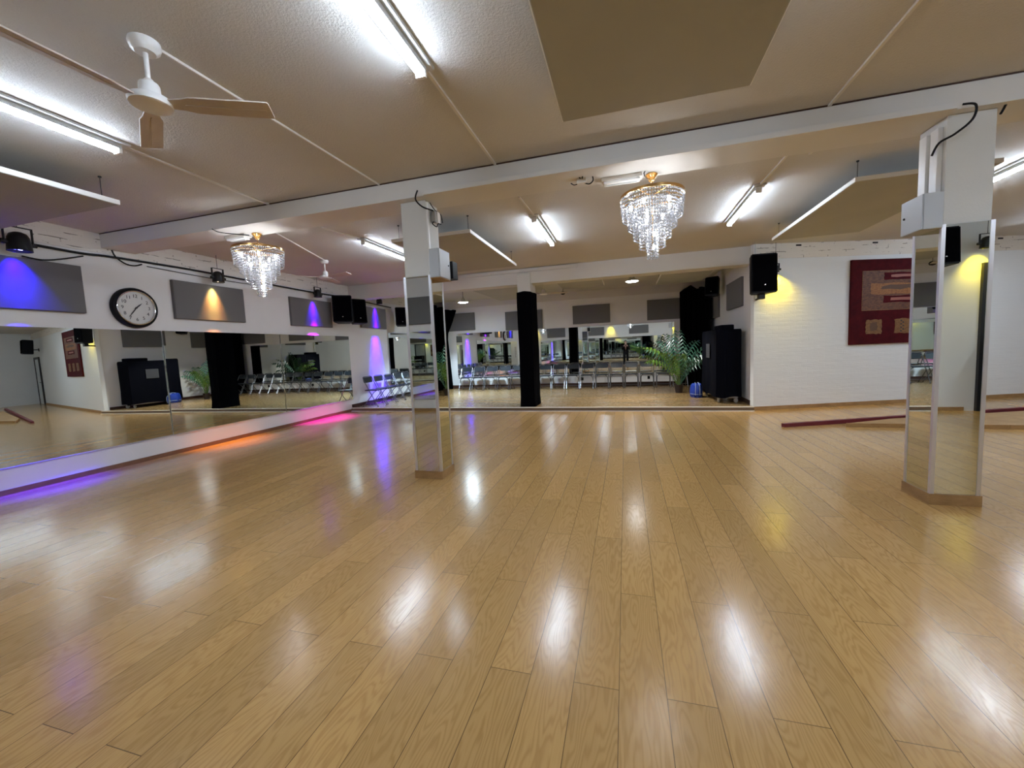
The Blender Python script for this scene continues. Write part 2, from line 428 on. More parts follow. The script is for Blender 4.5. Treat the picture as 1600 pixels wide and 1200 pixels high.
# electrical boxes on pillars
t = thing('electrical_box', 'grey steel electrical box on the right face of the left mirrored pillar', 'electrical box', (-2.06, 4.27, 2.44))
part('cabinet', M['greymetal'], t, BB(0, .115, -.135, .135, -.155, .155, bev=.004))
part('cabinet_door', M['greymetal'], t, lambda bm: bbox(bm, .117, .125, -.133, .133, -.152, .152, bev=.002))
part('lock', M['black'], t, lambda bm: tube(bm, [(.124, .09, 0), (.131, .09, 0)], .009))
part('bottom_tray', M['ramp'], t, BB(0, .125, -.137, .16, -.166, -.157, bev=.003))
t = thing('control_box', 'small black box beside the grey box on the left pillar', 'control box', (-2.06, 4.52, 2.41))
part('housing', M['black'], t, BB(.0, .14, -.07, .07, -.1, .1, bev=.006))
part('bracket', M['greymetal'], t, B(.0, .05, -.1, -.068, -.03, .03))
t = thing('electrical_box', 'grey steel electrical box high on the left face of the right mirrored pillar', 'electrical box', (2.445, 4.24, 2.41))
part('cabinet', M['greymetal'], t, BB(-.128, 0, -.13, .13, -.14, .14, bev=.004))
part('cabinet_door', M['greymetal'], t, BB(-.138, -.130, -.128, .128, -.137, .137, bev=.002))
part('lock', M['black'], t, lambda bm: tube(bm, [(-.137, .085, 0), (-.145, .085, 0)], .009))
# small junction boxes with wires
def wires(bm, paths, r=.006):
    for p in paths:
        q = []
        for i in range(len(p) - 1):
            a, b = Vector(p[i]), Vector(p[i + 1])
            q += [a.lerp(b, k / 4) for k in range(4)]
        q.append(Vector(p[-1])); tube(bm, q, r, 6)
def smoothpath(p, n=6):
    p = [Vector(x) for x in p]; out = []
    for i in range(len(p) - 1):
        p0 = p[max(i - 1, 0)]; p1 = p[i]; p2 = p[i + 1]; p3 = p[min(i + 2, len(p) - 1)]
        for k in range(n):
            s = k / n
            out.append(.5 * ((2 * p1) + (p2 - p0) * s + (2 * p0 - 5 * p1 + 4 * p2 - p3) * s * s + (3 * p1 - p0 - 3 * p2 + p3) * s ** 3))
    out.append(p[-1]); return out
def cable(name, label, pts, r=.006, m='black', cat='cable'):
    return tag(part(name, M[m], None, lambda bm: tube(bm, smoothpath(pts), r, 6), True), label, cat)
t = thing('junction_box', 'small grey junction box with loose black wires under the front beam', 'junction box', (-.39, 4.25, 3.125))
part('box_body', M['whitedull'], t, BB(-.045, .045, -.03, .03, -.05, 0, bev=.004))
part('cord', M['black'], t, lambda bm: tube(bm, smoothpath([(0, 0, -.02), (-.03, -.06, .01), (-.09, -.1, .03)]), .006, 6), True)
part('cord', M['black'], t, lambda bm: tube(bm, smoothpath([(0, 0, -.02), (.02, -.07, .01), (.04, -.12, .045)]), .006, 6), True)
part('cord', M['black'], t, lambda bm: tube(bm, smoothpath([(0, 0, -.03), (.07, 0, -.06), (.11, .01, -.03), (.11, -.02, .0)]), .006, 6), True)
part('cord', M['black'], t, lambda bm: tube(bm, smoothpath([(0, 0, -.03), (-.07, 0, -.05), (-.11, .02, -.02)]), .005, 6), True)
t = thing('junction_box', 'pair of small plastic boxes with black wires at the top of the left pillar', 'junction box', (-2.06, 4.29, 2.97))
part('box_body', M['greydoor'], t, BB(.0, .05, -.05, .0, -.06, .06, bev=.004))
part('box_body', M['whitedull'], t, BB(.0, .05, .02, .09, -.05, .07, bev=.004))
part('cord', M['black'], t, lambda bm: tube(bm, smoothpath([(-.02, -.29, .20), (-.06, -.27, .12), (-.02, -.20, .06), (.03, -.05, .06)]), .008, 6), True)
part('cord', M['black'], t, lambda bm: tube(bm, smoothpath([(.03, -.03, -.05), (.03, -.08, -.09), (.05, -.02, -.11), (.04, .04, -.06), (.05, .1, -.05)]), .006, 6), True)
part('cord', M['black'], t, lambda bm: tube(bm, smoothpath([(.02, -.1, .13), (.03, .0, .08), (.05, .1, .06), (.06, .12, -.03)]), .005, 6), True)
cable('cable', 'black cable curling from the front beam to the right pillar', [(2.47, 4.01, 3.14), (2.53, 3.98, 3.11), (2.53, 4.0, 3.02), (2.46, 4.05, 2.95), (2.415, 4.14, 2.93), (2.405, 4.2, 2.86)], .008)
cable('cable', 'short black cable at the right top corner of the right pillar', [(2.785, 4.10, 3.125), (2.785, 4.12, 3.10), (2.77, 4.12, 3.07)], .008)

# ------------------------------------------------------------------ acoustic wall panels
GP = 'grey acoustic panels on the walls'
def wallpanel(label, mtx, w, z0=2.195, z1=2.82, th=.055):
    t = thing('acoustic_panel', label, 'acoustic panel', group=GP); t.matrix_world = mtx
    part('fabric_face', M['greyfab'], t, BB(.004, w - .004, -th, -.004, z0 + .004, z1 - .004, bev=.006))
    part('edge_frame', M['greyside'], t, lambda bm: [box(bm, *q) for q in ((0, w, -th + .008, 0, z0, z0 + .004), (0, w, -th + .008, 0, z1 - .004, z1), (0, .004, -th + .008, 0, z0 + .004, z1 - .004), (w - .004, w, -th + .008, 0, z0 + .004, z1 - .004))])
    return t
LW = lambda y0: Matrix.Translation((XL, y0, 0)) @ Matrix.Rotation(R(90), 4, 'Z')
wallpanel('grey acoustic panel lit blue at the left edge of the photo', LW(2.53), 1.25)
wallpanel('grey acoustic panel with a warm yellow beam, right of the clock', LW(4.914), 1.262)
wallpanel('grey acoustic panel with purple beam above the left mirror', LW(7.30), 1.28)
wallpanel('grey acoustic panel with purple beam at the stage corner of the left wall', LW(9.74), 1.22, 2.25, 2.85)
BW = lambda x0: Matrix.Translation((x0, YB, 0))
wallpanel('grey acoustic panel on the back wall beside the left black curtain', BW(-6.5), 1.22, 2.24, 2.87)
wallpanel('grey acoustic panel on the back wall half hidden by the black column', BW(-4.11), 1.34, 2.15, 2.80)
wallpanel('grey acoustic panel on the back wall right of the black column', BW(-1.71), 1.24, 2.225, 2.84)
wallpanel('grey acoustic panel on the back wall beside the right black curtain', BW(.70), 1.24, 2.215, 2.86)
SW = lambda y1: Matrix.Translation((CX, y1, 0)) @ Matrix.Rotation(R(-90), 4, 'Z')
wallpanel('grey acoustic panel on the stage right wall nearer the corner loudspeaker', SW(11.25), 1.32, 2.19, 2.82)
wallpanel('grey acoustic panel on the stage right wall below the far loudspeaker', SW(13.45), 1.25, 2.1, 2.72)
RW = lambda x1: Matrix.Translation((x1, YR, 0)) @ Matrix.Rotation(PI, 4, 'Z')
wallpanel('grey acoustic panel on the rear wall, seen in the left pillar mirror', RW(-4.1), 1.3, 2.19, 2.85)
wallpanel('grey acoustic panel on the rear wall left of the yellow spotlight, seen in reflection', RW(-1.4), 1.2, 2.19, 2.75)
wallpanel('grey acoustic panel on the rear wall right of the yellow spotlight, seen in reflection', RW(1.52), 1.26, 2.2, 2.75)

# ------------------------------------------------------------------ suspended ceiling panels
def cpanel(label, x0, x1, y0, y1, z, th=.045):
    t = thing('ceiling_panel', label, 'ceiling panel', ((x0 + x1) / 2, (y0 + y1) / 2, z), group='suspended acoustic ceiling panels')
    w, d = (x1 - x0) / 2, (y1 - y0) / 2
    part('board', M['cream'], t, BB(-w, w, -d, d, 0, th, bev=.004))
    part('edge_frame', M['creamedge'], t, lambda bm: [box(bm, *q, .004, th + .003) for q in ((-w - .006, -w, -d - .006, d + .006), (w, w + .006, -d - .006, d + .006), (-w, w, -d - .006, -d), (-w, w, d, d + .006))])
    for sx in (-1, 1):
        for sy in (-1, 1):
            def hook(bm, sx=sx, sy=sy):
                p = (sx * (w - .06), sy * (d - .1))
                tube(bm, [(*p, th), (*p, ZC - z)], .0035, 6)
                tube(bm, [(*p, ZC - z - .012), (*p, ZC - z)], .014, 8)
                tube(bm, smoothpath([(p[0] - .02, p[1], th), (p[0], p[1], th + .03), (p[0] + .02, p[1], th)], 4), .004, 6)
            part('hook', M['blackm'], t, hook)
cpanel('large pale acoustic board hanging at the top centre, nearest the camera', -.405, .807, .7, 3.095, 3.085)
cpanel('pale acoustic board hanging at the far left above the blue-lit panel', -7.0, -4.87, 1.8, 2.99, 3.07)
cpanel('pale acoustic board hanging right of the left pillar', -3.20, -2.0, 5.28, 7.7, 3.055)
cpanel('pale acoustic board hanging behind the right pillar', 2.39, 3.60, 5.30, 7.83, 3.07)
cpanel('pale acoustic board over the stage behind the black column', -3.85, -2.65, 10.05, 12.6, 3.04)
cpanel('pale acoustic board over the stage centre, right of the column', -1.62, -.52, 10.0, 11.3, 3.05)
cpanel('pale acoustic board over the stage right near the curtain', .84, 1.95, 10.2, 11.8, 3.04)

# ------------------------------------------------------------------ fluorescent battens
def batten(label, x, y0, y1, z=ZC, two=False):
    t = thing('tube_light', label, 'ceiling light', (x, (y0 + y1) / 2, z), group='fluorescent tube lights on the ceiling')
    L = (y1 - y0) / 2
    part('housing', M['lightgrey'], t, BB(-.07, .07, -L - .03, L + .03, -.022, 0, bev=.004))
    part('channel', M['lightgrey'], t, BB(-.036, .036, -L + .02, L - .02, -.058, -.02, bev=.004))
    tb = part('tube', M['tube'], t, lambda bm: tube(bm, [(0, -L + .04, -.062), (0, L - .04, -.062)], .030, 16), True)
    for s in (-1, 1):
        part('end_cap', M['white'], t, lambda bm, s=s: bbox(bm, -.034, .034, *sorted((s * (L - .042), s * (L - .015))), -.094, -.02, bev=.004))
    return t
batten('glowing tube light at the top, left of the big hanging board', -1.24, .95, 2.56)
batten('glowing tube light at the left edge above the clock wall', -4.06, .95, 2.56)
batten('glowing tube light above the camera to the right, out of frame', 1.62, .95, 2.56)
batten('glowing tube light beyond the beam, half behind the left pillar', -4.0, 5.72, 7.22)
batten('glowing tube light in mid-room between the left pillar and right chandelier', -1.2, 5.72, 7.22)
batten('glowing tube light right of the right chandelier', 1.6, 5.72, 7.22)
batten('glowing tube light at the right edge behind the right pillar', 4.34, 5.72, 7.22)
batten('glowing tube light over the right part of the room, out of frame', 4.36, .95, 2.56)
batten('unseen tube light added to brighten the far right of the room', 7.1, 5.72, 7.22)  # unseen tube, added to light the far right

batten('unseen tube light added to brighten the front right of the room', 7.1, .95, 2.56)  # unseen as well, added because the right side was too dim
batten('unseen tube light added to brighten the white brick wall at the far right', 7.1, 8.1, 9.6)  # added out of view for more light on the brick wall
batten('unseen tube light added for brightness by the far right wall', 9.9, 5.72, 7.22)  # another added, unseen tube that lifts the right end
def conduit(label, pts, w=.011):
    def fn(bm):
        for a, b in zip(pts, pts[1:]):
            a, b = Vector(a), Vector(b); d = (b - a); ang = math.atan2(d.y, d.x)
            mt = Matrix.Translation(a) @ Matrix.Rotation(ang, 4, 'Z')
            box(bm, 0, d.length, -w, w, -.016, 0, mt)
    return tag(part('cable_conduit', M['whitedull'], None, fn), label, 'conduit', 'cable conduits on the ceiling')
conduit('pale conduit from the top tube light to the front beam', [(-1.23, 2.56, ZC), (-1.225, 4.05, ZC)])
conduit('pale conduit from the left tube light to the front beam', [(-4.07, 2.56, ZC), (-4.08, 4.05, ZC)])
conduit('thin pale conduit from the near ceiling fan to the front beam', [(-2.625, 1.915, ZC), (-2.56, 4.05, ZC)], .006)
conduit('pale conduit from the top edge to the beam, right of the big board', [(1.635, 2.56, ZC), (1.63, 4.05, ZC)])
conduit('pale conduit feeding the mid-room tube light', [(-1.22, 4.98, ZC), (-1.2, 5.72, ZC)])
conduit('pale conduit feeding the tube light right of the chandelier', [(1.63, 4.94, ZC), (1.61, 5.72, ZC)])
conduit('short loose conduit on the ceiling left of the right pillar', [(1.86, 4.62, ZC), (1.85, 4.99, ZC)])
conduit('pale conduit feeding the tube light behind the left pillar', [(-4.16, 5.0, ZC), (-4.02, 5.72, ZC)])
conduit('short conduit on the ceiling right of the left chandelier', [(-4.15, 4.5, ZC), (-4.13, 4.85, ZC)], .02)
conduit('thin conduit running to the far ceiling fan', [(-4.75, 4.5, ZC), (-5.5, 6.62, ZC)], .006)

# ------------------------------------------------------------------ ceiling fans
def fan(label, x, y, a0, drop=.32, r=.64):
    t = thing('ceiling_fan', label, 'ceiling fan', (x, y, ZC), group='white ceiling fans')
    part('canopy', M['white'], t, lambda bm: lathe(bm, [(0, 0), (.074, 0), (.078, -.02), (.07, -.045), (.05, -.062), (0, -.062)], 28), True)
    part('rod', M['white'], t, lambda bm: tube(bm, [(0, 0, -.05), (0, 0, -drop + .12)], .0125, 12), True)
    part('motor', M['white'], t, lambda bm: lathe(bm, [(0, -drop + .13), (.018, -drop + .13), (.03, -drop + .115), (.045, -drop + .105), (.05, -drop + .095), (.055, -drop + .03), (.10, -drop + .02), (.108, -drop + .004), (.104, -drop - .018), (.09, -drop - .024), (0, -drop - .026)], 36), True)
    for k in range(3):
        a = a0 + k * 2 * PI / 3
        def blade(bm, a=a):
            mt = Matrix.Rotation(a, 4, 'Z') @ Matrix.Translation((0, 0, -drop - .0)) @ Matrix.Rotation(R(-12), 4, 'X')
            pts = [(.085, -.03), (.17, -.042), (.22, -.058), (r, -.062), (r + .006, -.055), (r + .006, .055), (r, .062), (.22, .058), (.17, .042), (.085, .03)]
            lo = [bm.verts.new(mt @ Vector((p[0], p[1], -.004 - .25 * (p[1]) ** 2))) for p in pts]
            hi = [bm.verts.new(mt @ Vector((p[0], p[1], .004 - .25 * (p[1]) ** 2))) for p in pts]
            bm.faces.new(lo[::-1]); bm.faces.new(hi)
            for i in range(len(pts)):
                j = (i + 1) % len(pts); bm.faces.new((lo[i], lo[j], hi[j], hi[i]))
            box(bm, .18, r - .02, -.004, .004, -.0075, -.0035, mt)
        part('blade', M['blade'], t, blade)
fan('white ceiling fan at the upper left, nearest the camera', -2.65, 1.85, R(27), .335)
fan('white ceiling fan beyond the beam, above the left mirror', -5.55, 6.69, R(-11), .32)
fan('white ceiling fan over the stage right of the black column', -2.1, 10.9, R(5), .40)

# ------------------------------------------------------------------ chandeliers
def chandelier(label, x, y, seed):
    t = thing('chandelier', label, 'chandelier', (x, y, 3.125), group='tiered crystal chandeliers')
    part('canopy', M['brass'], t, lambda bm: lathe(bm, [(0, 0), (.058, -.002), (.062, -.012), (.045, -.035), (.032, -.05), (.03, -.065), (.012, -.08), (0, -.082)], 20), True)
    part('chain', M['brass'], t, lambda bm: [tube(bm, [(0, 0, -.075), (.0, .0, -.21)], .003, 6)] + [tube(bm, [(.0, 0, -.11), (.29 * math.cos(a), .29 * math.sin(a), -.21)], .0022, 5) for a in (0.4, 2.5, 4.6)])
    def ring(bm):
        prof = [(.298, -.222), (.304, -.222), (.304, -.196), (.298, -.196), (.298, -.222)]
        lathe(bm, prof, 48)
        for k in range(6):
            a = k * PI / 3; tube(bm, [(0, 0, -.21), (.3 * math.cos(a), .3 * math.sin(a), -.21)], .005, 6)
        tube(bm, [(0, 0, -.2), (0, 0, -.72)], .008, 6)
    part('top_ring', M['brass'], t, ring, True)
    tiers = [(.300, -.226, 7), (.245, -.29, 8), (.190, -.36, 9), (.130, -.45, 9), (.056, -.52, 10)]
    rng = random.Random(seed)
    for r, z0, n in tiers:
        def beads(bm, r=r, z0=z0, n=n):
            m = max(10, int(2 * PI * r / .024)); s = .0095; hz = .031
            for k in range(n):
                for j in range(m):
                    a = 2 * PI * (j + .5 * (k % 2) * 0) / m
                    rr = r * (1 - .01 * k) + rng.uniform(-.002, .002)
                    cx, cy, cz = rr * math.cos(a), rr * math.sin(a), z0 - k * hz - .012
                    v = [bm.verts.new((cx + dx * s, cy + dy * s, cz + dz * s * 1.25)) for dx, dy, dz in ((1, 0, 0), (-1, 0, 0), (0, 1, 0), (0, -1, 0), (0, 0, 1), (0, 0, -1))]
                    for f in ((0, 2, 4), (2, 1, 4), (1, 3, 4), (3, 0, 4), (2, 0, 5), (1, 2, 5), (3, 1, 5), (0, 3, 5)):
                        bm.faces.new([v[i] for i in f])
        o = part('bead_tier', M['crystal'], t, beads); o['kind'] = 'stuff'
        if r < .3: part('tier_ring', M['chrome'], t, lambda bm, r=r, z0=z0: lathe(bm, [(r - .002, z0 - .003), (r + .002, z0 - .003), (r + .002, z0 + .003), (r - .002, z0 + .003), (r - .002, z0 - .003)], 32))
    for k, (br, bz) in enumerate([(.20, -.30)] * 5 + [(.10, -.42)] * 3 + [(.03, -.57), (.02, -.70)]):
        a = 1. if k > 7 else k * 2 * PI / 5 + .5 if k < 5 else k * 2 * PI / 3
        part('bulb', M['bulb'], t, lambda bm, a=a, br=br, bz=bz: lathe(bm, [(0, .03), (.010, .026), (.014, .01), (.015, -.005), (.010, -.022), (0, -.03)], 10, Matrix.Translation((br * math.cos(a), br * math.sin(a), bz))), True)
chandelier('lit crystal chandelier right of centre in front of the stage', .281, 4.40, 1)
chandelier('lit crystal chandelier at the left above the long mirror', -4.655, 4.38, 2)
def emerg(label, x0, x1):
    t = thing('emergency_light', label, 'emergency light', ((x0 + x1) / 2, 4.36, 3.125), group='unlit emergency lights under the beam')
    w = (x1 - x0) / 2
    part('base', M['whitedull'], t, BB(-w, w, -.06, .055, -.035, 0, bev=.006))
    part('diffuser', M['white'], t, BB(-w + .02, w - .02, -.05, .045, -.06, -.034, bev=.01))
    part('inner_tube', M['lightgrey'], t, lambda bm: tube(bm, [(-w + .05, -.0, -.064), (w - .05, -.0, -.064)], .007, 8))
emerg('white emergency light under the beam left of the right chandelier', -.20, .19)
emerg('white emergency light under the beam left of the left chandelier', -5.12, -4.78)
cable('cable', 'black wire from the emergency light to the right chandelier canopy', [(.215, 4.29, 3.117), (.205, 4.28, 3.10), (.21, 4.32, 3.095), (.213, 4.36, 3.10)], .005)
cable('cable', 'black wire from the beam to the left chandelier canopy', [(-4.98, 4.03, 3.13), (-4.97, 4.12, 3.11), (-4.82, 4.25, 3.10), (-4.73, 4.335, 3.10)], .006)

# ------------------------------------------------------------------ spotlights (PAR cans) and beams
def lightobj(name, parent, loc, direction, color, power, angle, blend=.6, size=.03):
    d = bpy.data.lights.new(name, 'SPOT'); d.color = color; d.energy = power; d.spot_size = R(angle); d.spot_blend = blend; d.shadow_soft_size = size
    o = bpy.data.objects.new(name, d); C.objects.link(o); o.parent = parent; o.location = loc
    o.rotation_euler = Vector(direction).to_track_quat('-Z', 'Y').to_euler()
    return o
def parcan(label, loc, rotz, led, beams, tilt=0., sc=1., rod=True):
    """local: wall is on the +y side, fixture hangs over -y; lens looks down"""
    t = thing('stage_spotlight', label, 'spotlight', loc, rotz, 'spotlights washing the walls with colour')
    S = Matrix.Rotation(R(tilt), 4, 'X') @ Matrix.Scale(sc * 1.42, 4)
    part('can', M['blackm'], t, lambda bm: lathe(bm, [(0, .115), (.03, .113), (.062, .095), (.078, .06), (.082, .03), (.088, -.03), (.092, -.075), (.086, -.075), (.082, -.05), (0, -.05)], 24, S), True)
    lens = part('lens', mat('lens ' + label[:18], (.1, .1, .1), .2, emit=led, estr=6.), t, lambda bm: [lathe(bm, [(0, -.052), (.016, -.053), (.018, -.05)], 10, S @ Matrix.Translation((.045 * math.cos(a), .045 * math.sin(a), 0))) for a in (0, 1.05, 2.09, 3.14, 4.19, 5.24)])
    def yoke(bm):
        w = .150 * sc; zt = .235 * sc
        for s in (-1, 1):
            box(bm, *sorted((s * w, s * (w - .008))), -.016, .016, -.02, zt)
            tube(bm, [(s * .11 * sc, 0, .0), (s * (w + .025), 0, .0)], .022, 10)
        box(bm, -w, w, -.016, .016, zt - .008, zt)
    part('yoke', M['blackm'], t, yoke)
    if rod: part('hanging_rod', M['blackm'], t, lambda bm: tube(bm, [(0, 0, .232 * sc), (0, 0, ZC - loc[2])], .004, 6))
    for k, (off, dr, col, pw, an, bl) in enumerate(beams):
        lightobj('spot_beam', t, off, dr, col, pw, an, bl)
    return t
LO, LM = (0, .085, -.085), (0, -.05, -.085)
WL = XL + .225
parcan('black spotlight casting blue light on the leftmost wall panel', (WL, 3.14, 2.945), R(90), (.15, .15, 1.),
       [(LO, (.05, .27, -1), (.01, .0, 1.), 75., 78, 1.), (LO, (.0, .16, -1), (.015, .0, 1.), 75., 44, 1.), (LM, (0, .07, -1), (.03, .0, 1.), 900., 30, .9)], sc=.82)
parcan('black spotlight casting a warm yellow beam right of the clock', (WL, 5.56, 2.925), R(90), (1., .8, .6),
       [(LO, (0, .24, -1), (.9, .75, .2), 22., 60, 1.), ((.03, .085, -.085), (.14, .22, -1), (1., .08, .02), 22., 28, .9), ((-.03, .085, -.085), (-.16, .22, -1), (1., .16, .02), 22., 28, .9), (LO, (0, .12, -1), (1., .55, .14), 50., 32, 1.), (LM, (0, .06, -1), (1., .33, .08), 170., 36, .9)], sc=.7)
parcan('black spotlight casting purple light above the far end of the left mirror', (WL, 7.95, 2.93), R(90), (.9, .6, 1.),
       [(LO, (0, .24, -1), (.05, .0, 1.), 60., 60, 1.), (LO, (0, .17, -1), (.22, .0, 1.), 42., 28, 1.), (LM, (0, .07, -1), (.55, .0, 1.), 640., 38, .9)], sc=.68)
parcan('black spotlight casting purple light on the wall beside the stage chairs', (WL, 10.40, 3.01), R(90), (.9, .6, 1.),
       [(LO, (0, .22, -1), (.05, .0, 1.), 70., 54, 1.), (LO, (0, .15, -1), (.16, .0, 1.), 60., 24, 1.), ((0, .03, -.085), (0, .085, -1), (.05, .0, 1.), 1500., 27, 1.)], sc=.65)
wp = DW @ Vector((.37, -.095, 0))
parcan('black spotlight hidden behind the corner loudspeaker, casting yellow light', (wp.x, wp.y, 2.80), ANG, (1., .85, .1),
       [((.03, .0, -.06), (.25, .3, -1), (1., .74, .02), 30., 110, 1.)], sc=.5)
YL = ((0, .07, -.06), (0, .3, -1), (1., .76, .04))
parcan('black spotlight casting yellow light on the rear wall behind the photographer', (-.95, YR + .2, 2.93), PI, (1., .85, .2), [(*YL, 40., 80, 1.)], sc=.7)
parcan('black spotlight casting yellow light at the left end of the rear wall', (-6.2, YR + .2, 2.93), PI, (1., .85, .2), [(*YL, 22., 80, 1.)], sc=.7)
parcan('black spotlight casting yellow light beside the rear loudspeaker, seen in the right pillar', (5.93, YR + .2, 2.90), PI, (1., .85, .1), [(*YL, 26., 90, 1.)], sc=.7)

# ------------------------------------------------------------------ loudspeakers
def speaker(label, loc, rz, w=.40, d=.34, h=.62, tilt=0., bracket='back', name='loudspeaker'):
    """front faces local -y"""
    t = thing(name, label, 'loudspeaker', loc, rz, 'black wall loudspeakers')
    Tm = Matrix.Rotation(R(tilt), 4, 'X')
    def body(bm):
        k = .66
        lo = [(-w / 2, -d / 2), (w / 2, -d / 2), (w / 2 * k, d / 2), (-w / 2 * k, d / 2)]
        tmp = bmesh.new(); prism(tmp, lo, -h / 2, h / 2)
        bmesh.ops.bevel(tmp, geom=tmp.edges[:], offset=.018, segments=2, affect='EDGES')
        bmesh.ops.transform(tmp, matrix=Tm, verts=tmp.verts)
        me = bpy.data.meshes.new('t'); tmp.to_mesh(me); bm.from_mesh(me); bpy.data.meshes.remove(me); tmp.free()
    part('cabinet', M['black'], t, body)
    part('grille', M['blackcloth'], t, lambda bm: bbox(bm, -w / 2 + .025, w / 2 - .025, -d / 2 - .01, -d / 2 + .006, -h / 2 + .03, h / 2 - .03, bev=.006, mtx=Tm))
    part('badge', M['chrome'], t, lambda bm: bbox(bm, -.012, .012, -d / 2 - .014, -d / 2 - .008, -h * .30 - .008, -h * .30 + .008, bev=.002, mtx=Tm))
    if bracket == 'below':
        part('wall_mount', M['blackm'], t, lambda bm: (bbox(bm, -.055, .055, -.05, .05, -h / 2 - .10, -h / 2 + .0, bev=.01), tube(bm, [(-.0, .0, -h / 2 - .07), (-.0, .30, -h / 2 - .09)], .02, 8)))
    else:
        part('wall_mount', M['blackm'], t, lambda bm: (tube(bm, [(0, d / 2 - .03, -h * .2), (0, d / 2 + .16, -h * .2)], .02, 8), box(bm, -.05, .05, d / 2 + .14, d / 2 + .165, -h * .32, -h * .1)))
    return t
t = speaker('large black loudspeaker at the corner of the white brick wall', (2.555, 8.97, 2.69), R(6), .47, .30, .74, -2, 'below')
for x in (-.14, -.09): part('suspension_wire', M['greymetal'], t, lambda bm, x=x: tube(bm, [(x, .05, .36), (x, .05, ZC - 2.69)], .003, 6))
part('hanging_clamp', M['greymetal'], t, BB(-.17, -.06, .02, .08, .355, .395, bev=.006))
speaker('black loudspeaker on the left wall, left one of the pair, facing the dance floor', (-6.72, 8.62, 2.62), R(35), .46, .34, .66, -4)
speaker('black loudspeaker on the left wall, right one of the pair, angled to the stage', (-6.66, 9.10, 2.60), R(62), .38, .30, .62, -4)
speaker('black loudspeaker on the left wall at the back of the stage', (-6.72, 11.35, 2.62), R(40), .42, .34, .56, -4)
speaker('black loudspeaker high on the stage right wall', (2.24, 11.75, 2.86), R(-30), .34, .28, .48, -6)
speaker('black loudspeaker on the rear wall, seen in the right pillar mirror', (5.18, YR + .35, 2.86), PI, .42, .34, .62, -4)
a = DW @ Vector((9.0, -.40, 2.62))
speaker('black loudspeaker far right on the white brick wall, seen in the left mirror', tuple(a), ANG, .42, .34, .62, -4)

# ------------------------------------------------------------------ wall clock
t = thing('wall_clock', 'round black-rimmed wall clock above the left mirror', 'clock', (XL, 4.36, 2.315)); t.rotation_euler = (0, 0, R(90))
F = Matrix.Rotation(R(90), 4, 'X')     # lathe axis -> -y (towards the room)
part('rim', M['black'], t, lambda bm: lathe(bm, [(0, 0), (.285, 0), (.296, .01), (.296, .05), (.285, .072), (.262, .08), (.252, .072), (.25, .05), (0, .05)], 64, F), True)
part('inner_ring', M['chrome'], t, lambda bm: lathe(bm, [(.236, .05), (.236, .082), (.244, .088), (.252, .084), (.254, .07)], 64, F), True)
part('dial', M['dial'], t, lambda bm: lathe(bm, [(0, .060), (.238, .060), (.238, .052)], 64, F))
def text_mesh(body, size):
    cu = bpy.data.curves.new('t', 'FONT'); cu.body = body; cu.size = size; cu.align_x = 'CENTER'; cu.align_y = 'CENTER'; cu.extrude = .001
    o = bpy.data.objects.new('t', cu); C.objects.link(o)
    dg = bpy.context.evaluated_depsgraph_get(); me = bpy.data.meshes.new_from_object(o.evaluated_get(dg))
    bpy.data.objects.remove(o); bpy.data.curves.remove(cu); return me
def numerals(bm):
    for k in range(1, 13):
        a = R(90 - 30 * k); me = text_mesh(str(k), .068)
        mt = Matrix.Translation((.172 * math.cos(a), -.062, .172 * math.sin(a))) @ F
        me.transform(mt); bm.from_mesh(me); bpy.data.meshes.remove(me)
part('numerals', M['ink'], t, numerals)
def hand(bm, ang, L, w, y):
    mt = Matrix.Rotation(R(-ang), 4, Vector((0, -1, 0))) 
    mt = Matrix.Rotation(R(ang), 4, 'Y')
    vs = [mt @ Vector(p) for p in ((-w, 0, -.03), (w, 0, -.03), (w * 1.1, 0, L * .5), (0, 0, L), (-w * 1.1, 0, L * .5))]
    lo = [bm.verts.new(v + Vector((0, y, 0))) for v in vs]; hi = [bm.verts.new(v + Vector((0, y - .003, 0))) for v in vs]
    bm.faces.new(lo); bm.faces.new(hi[::-1])
    for i in range(5): bm.faces.new((lo[i], lo[(i + 1) % 5], hi[(i + 1) % 5], hi[i]))
part('hour_hand', M['ink'], t, lambda bm: hand(bm, 48, .115, .008, -.064))
part('minute_hand', M['ink'], t, lambda bm: (hand(bm, 217, .185, .006, -.069), tube(bm, [(0, -.06, 0), (0, -.075, 0)], .012, 12)))

# ------------------------------------------------------------------ cables on the left wall
cx = XL + .03
cable('cable_run', 'thick black cable running along the left wall above the clock', [(cx, YR + .2, 3.0), (cx, 1.5, 3.0), (cx, 3.06, 3.008), (cx, 3.8, 3.0), (cx, 4.15, 3.02), (cx, 5.24, 3.035), (cx, 6.19, 3.02), (cx, 7.8, 3.0), (cx, 9.2, 3.0), (cx, 10.6, 2.95), (cx, 11.3, 2.93)], .016)
cable('cable', 'thin black cable sagging from the left spotlight to the wall cable', [(cx, 3.24, 2.845), (cx - .01, 3.42, 2.835), (cx - .01, 3.6, 2.88), (cx, 3.83, 2.965)], .009)
cable('cable', 'thin black cable at the left edge below the spotlight', [(cx, 2.4, 2.84), (cx - .01, 2.8, 2.84), (cx, 2.95, 2.87)], .009)
cable('cable', 'black cable loop under the beam end above the clock', [(XL + .068, 4.14, 3.11), (XL + .068, 4.18, 3.02), (XL + .05, 4.3, 2.95), (XL + .04, 4.42, 2.945), (XL + .035, 4.52, 2.985)], .010)
for y0, y1, lab in ((4.6, 6.9, 'second thin cable drooping right of the clock above the warm-lit panel'),):
    cable('cable', lab, [(cx - .015, y0, 2.97), (cx - .015, (y0 + y1) / 2, 2.945), (cx - .015, y1, 2.965)], .006)

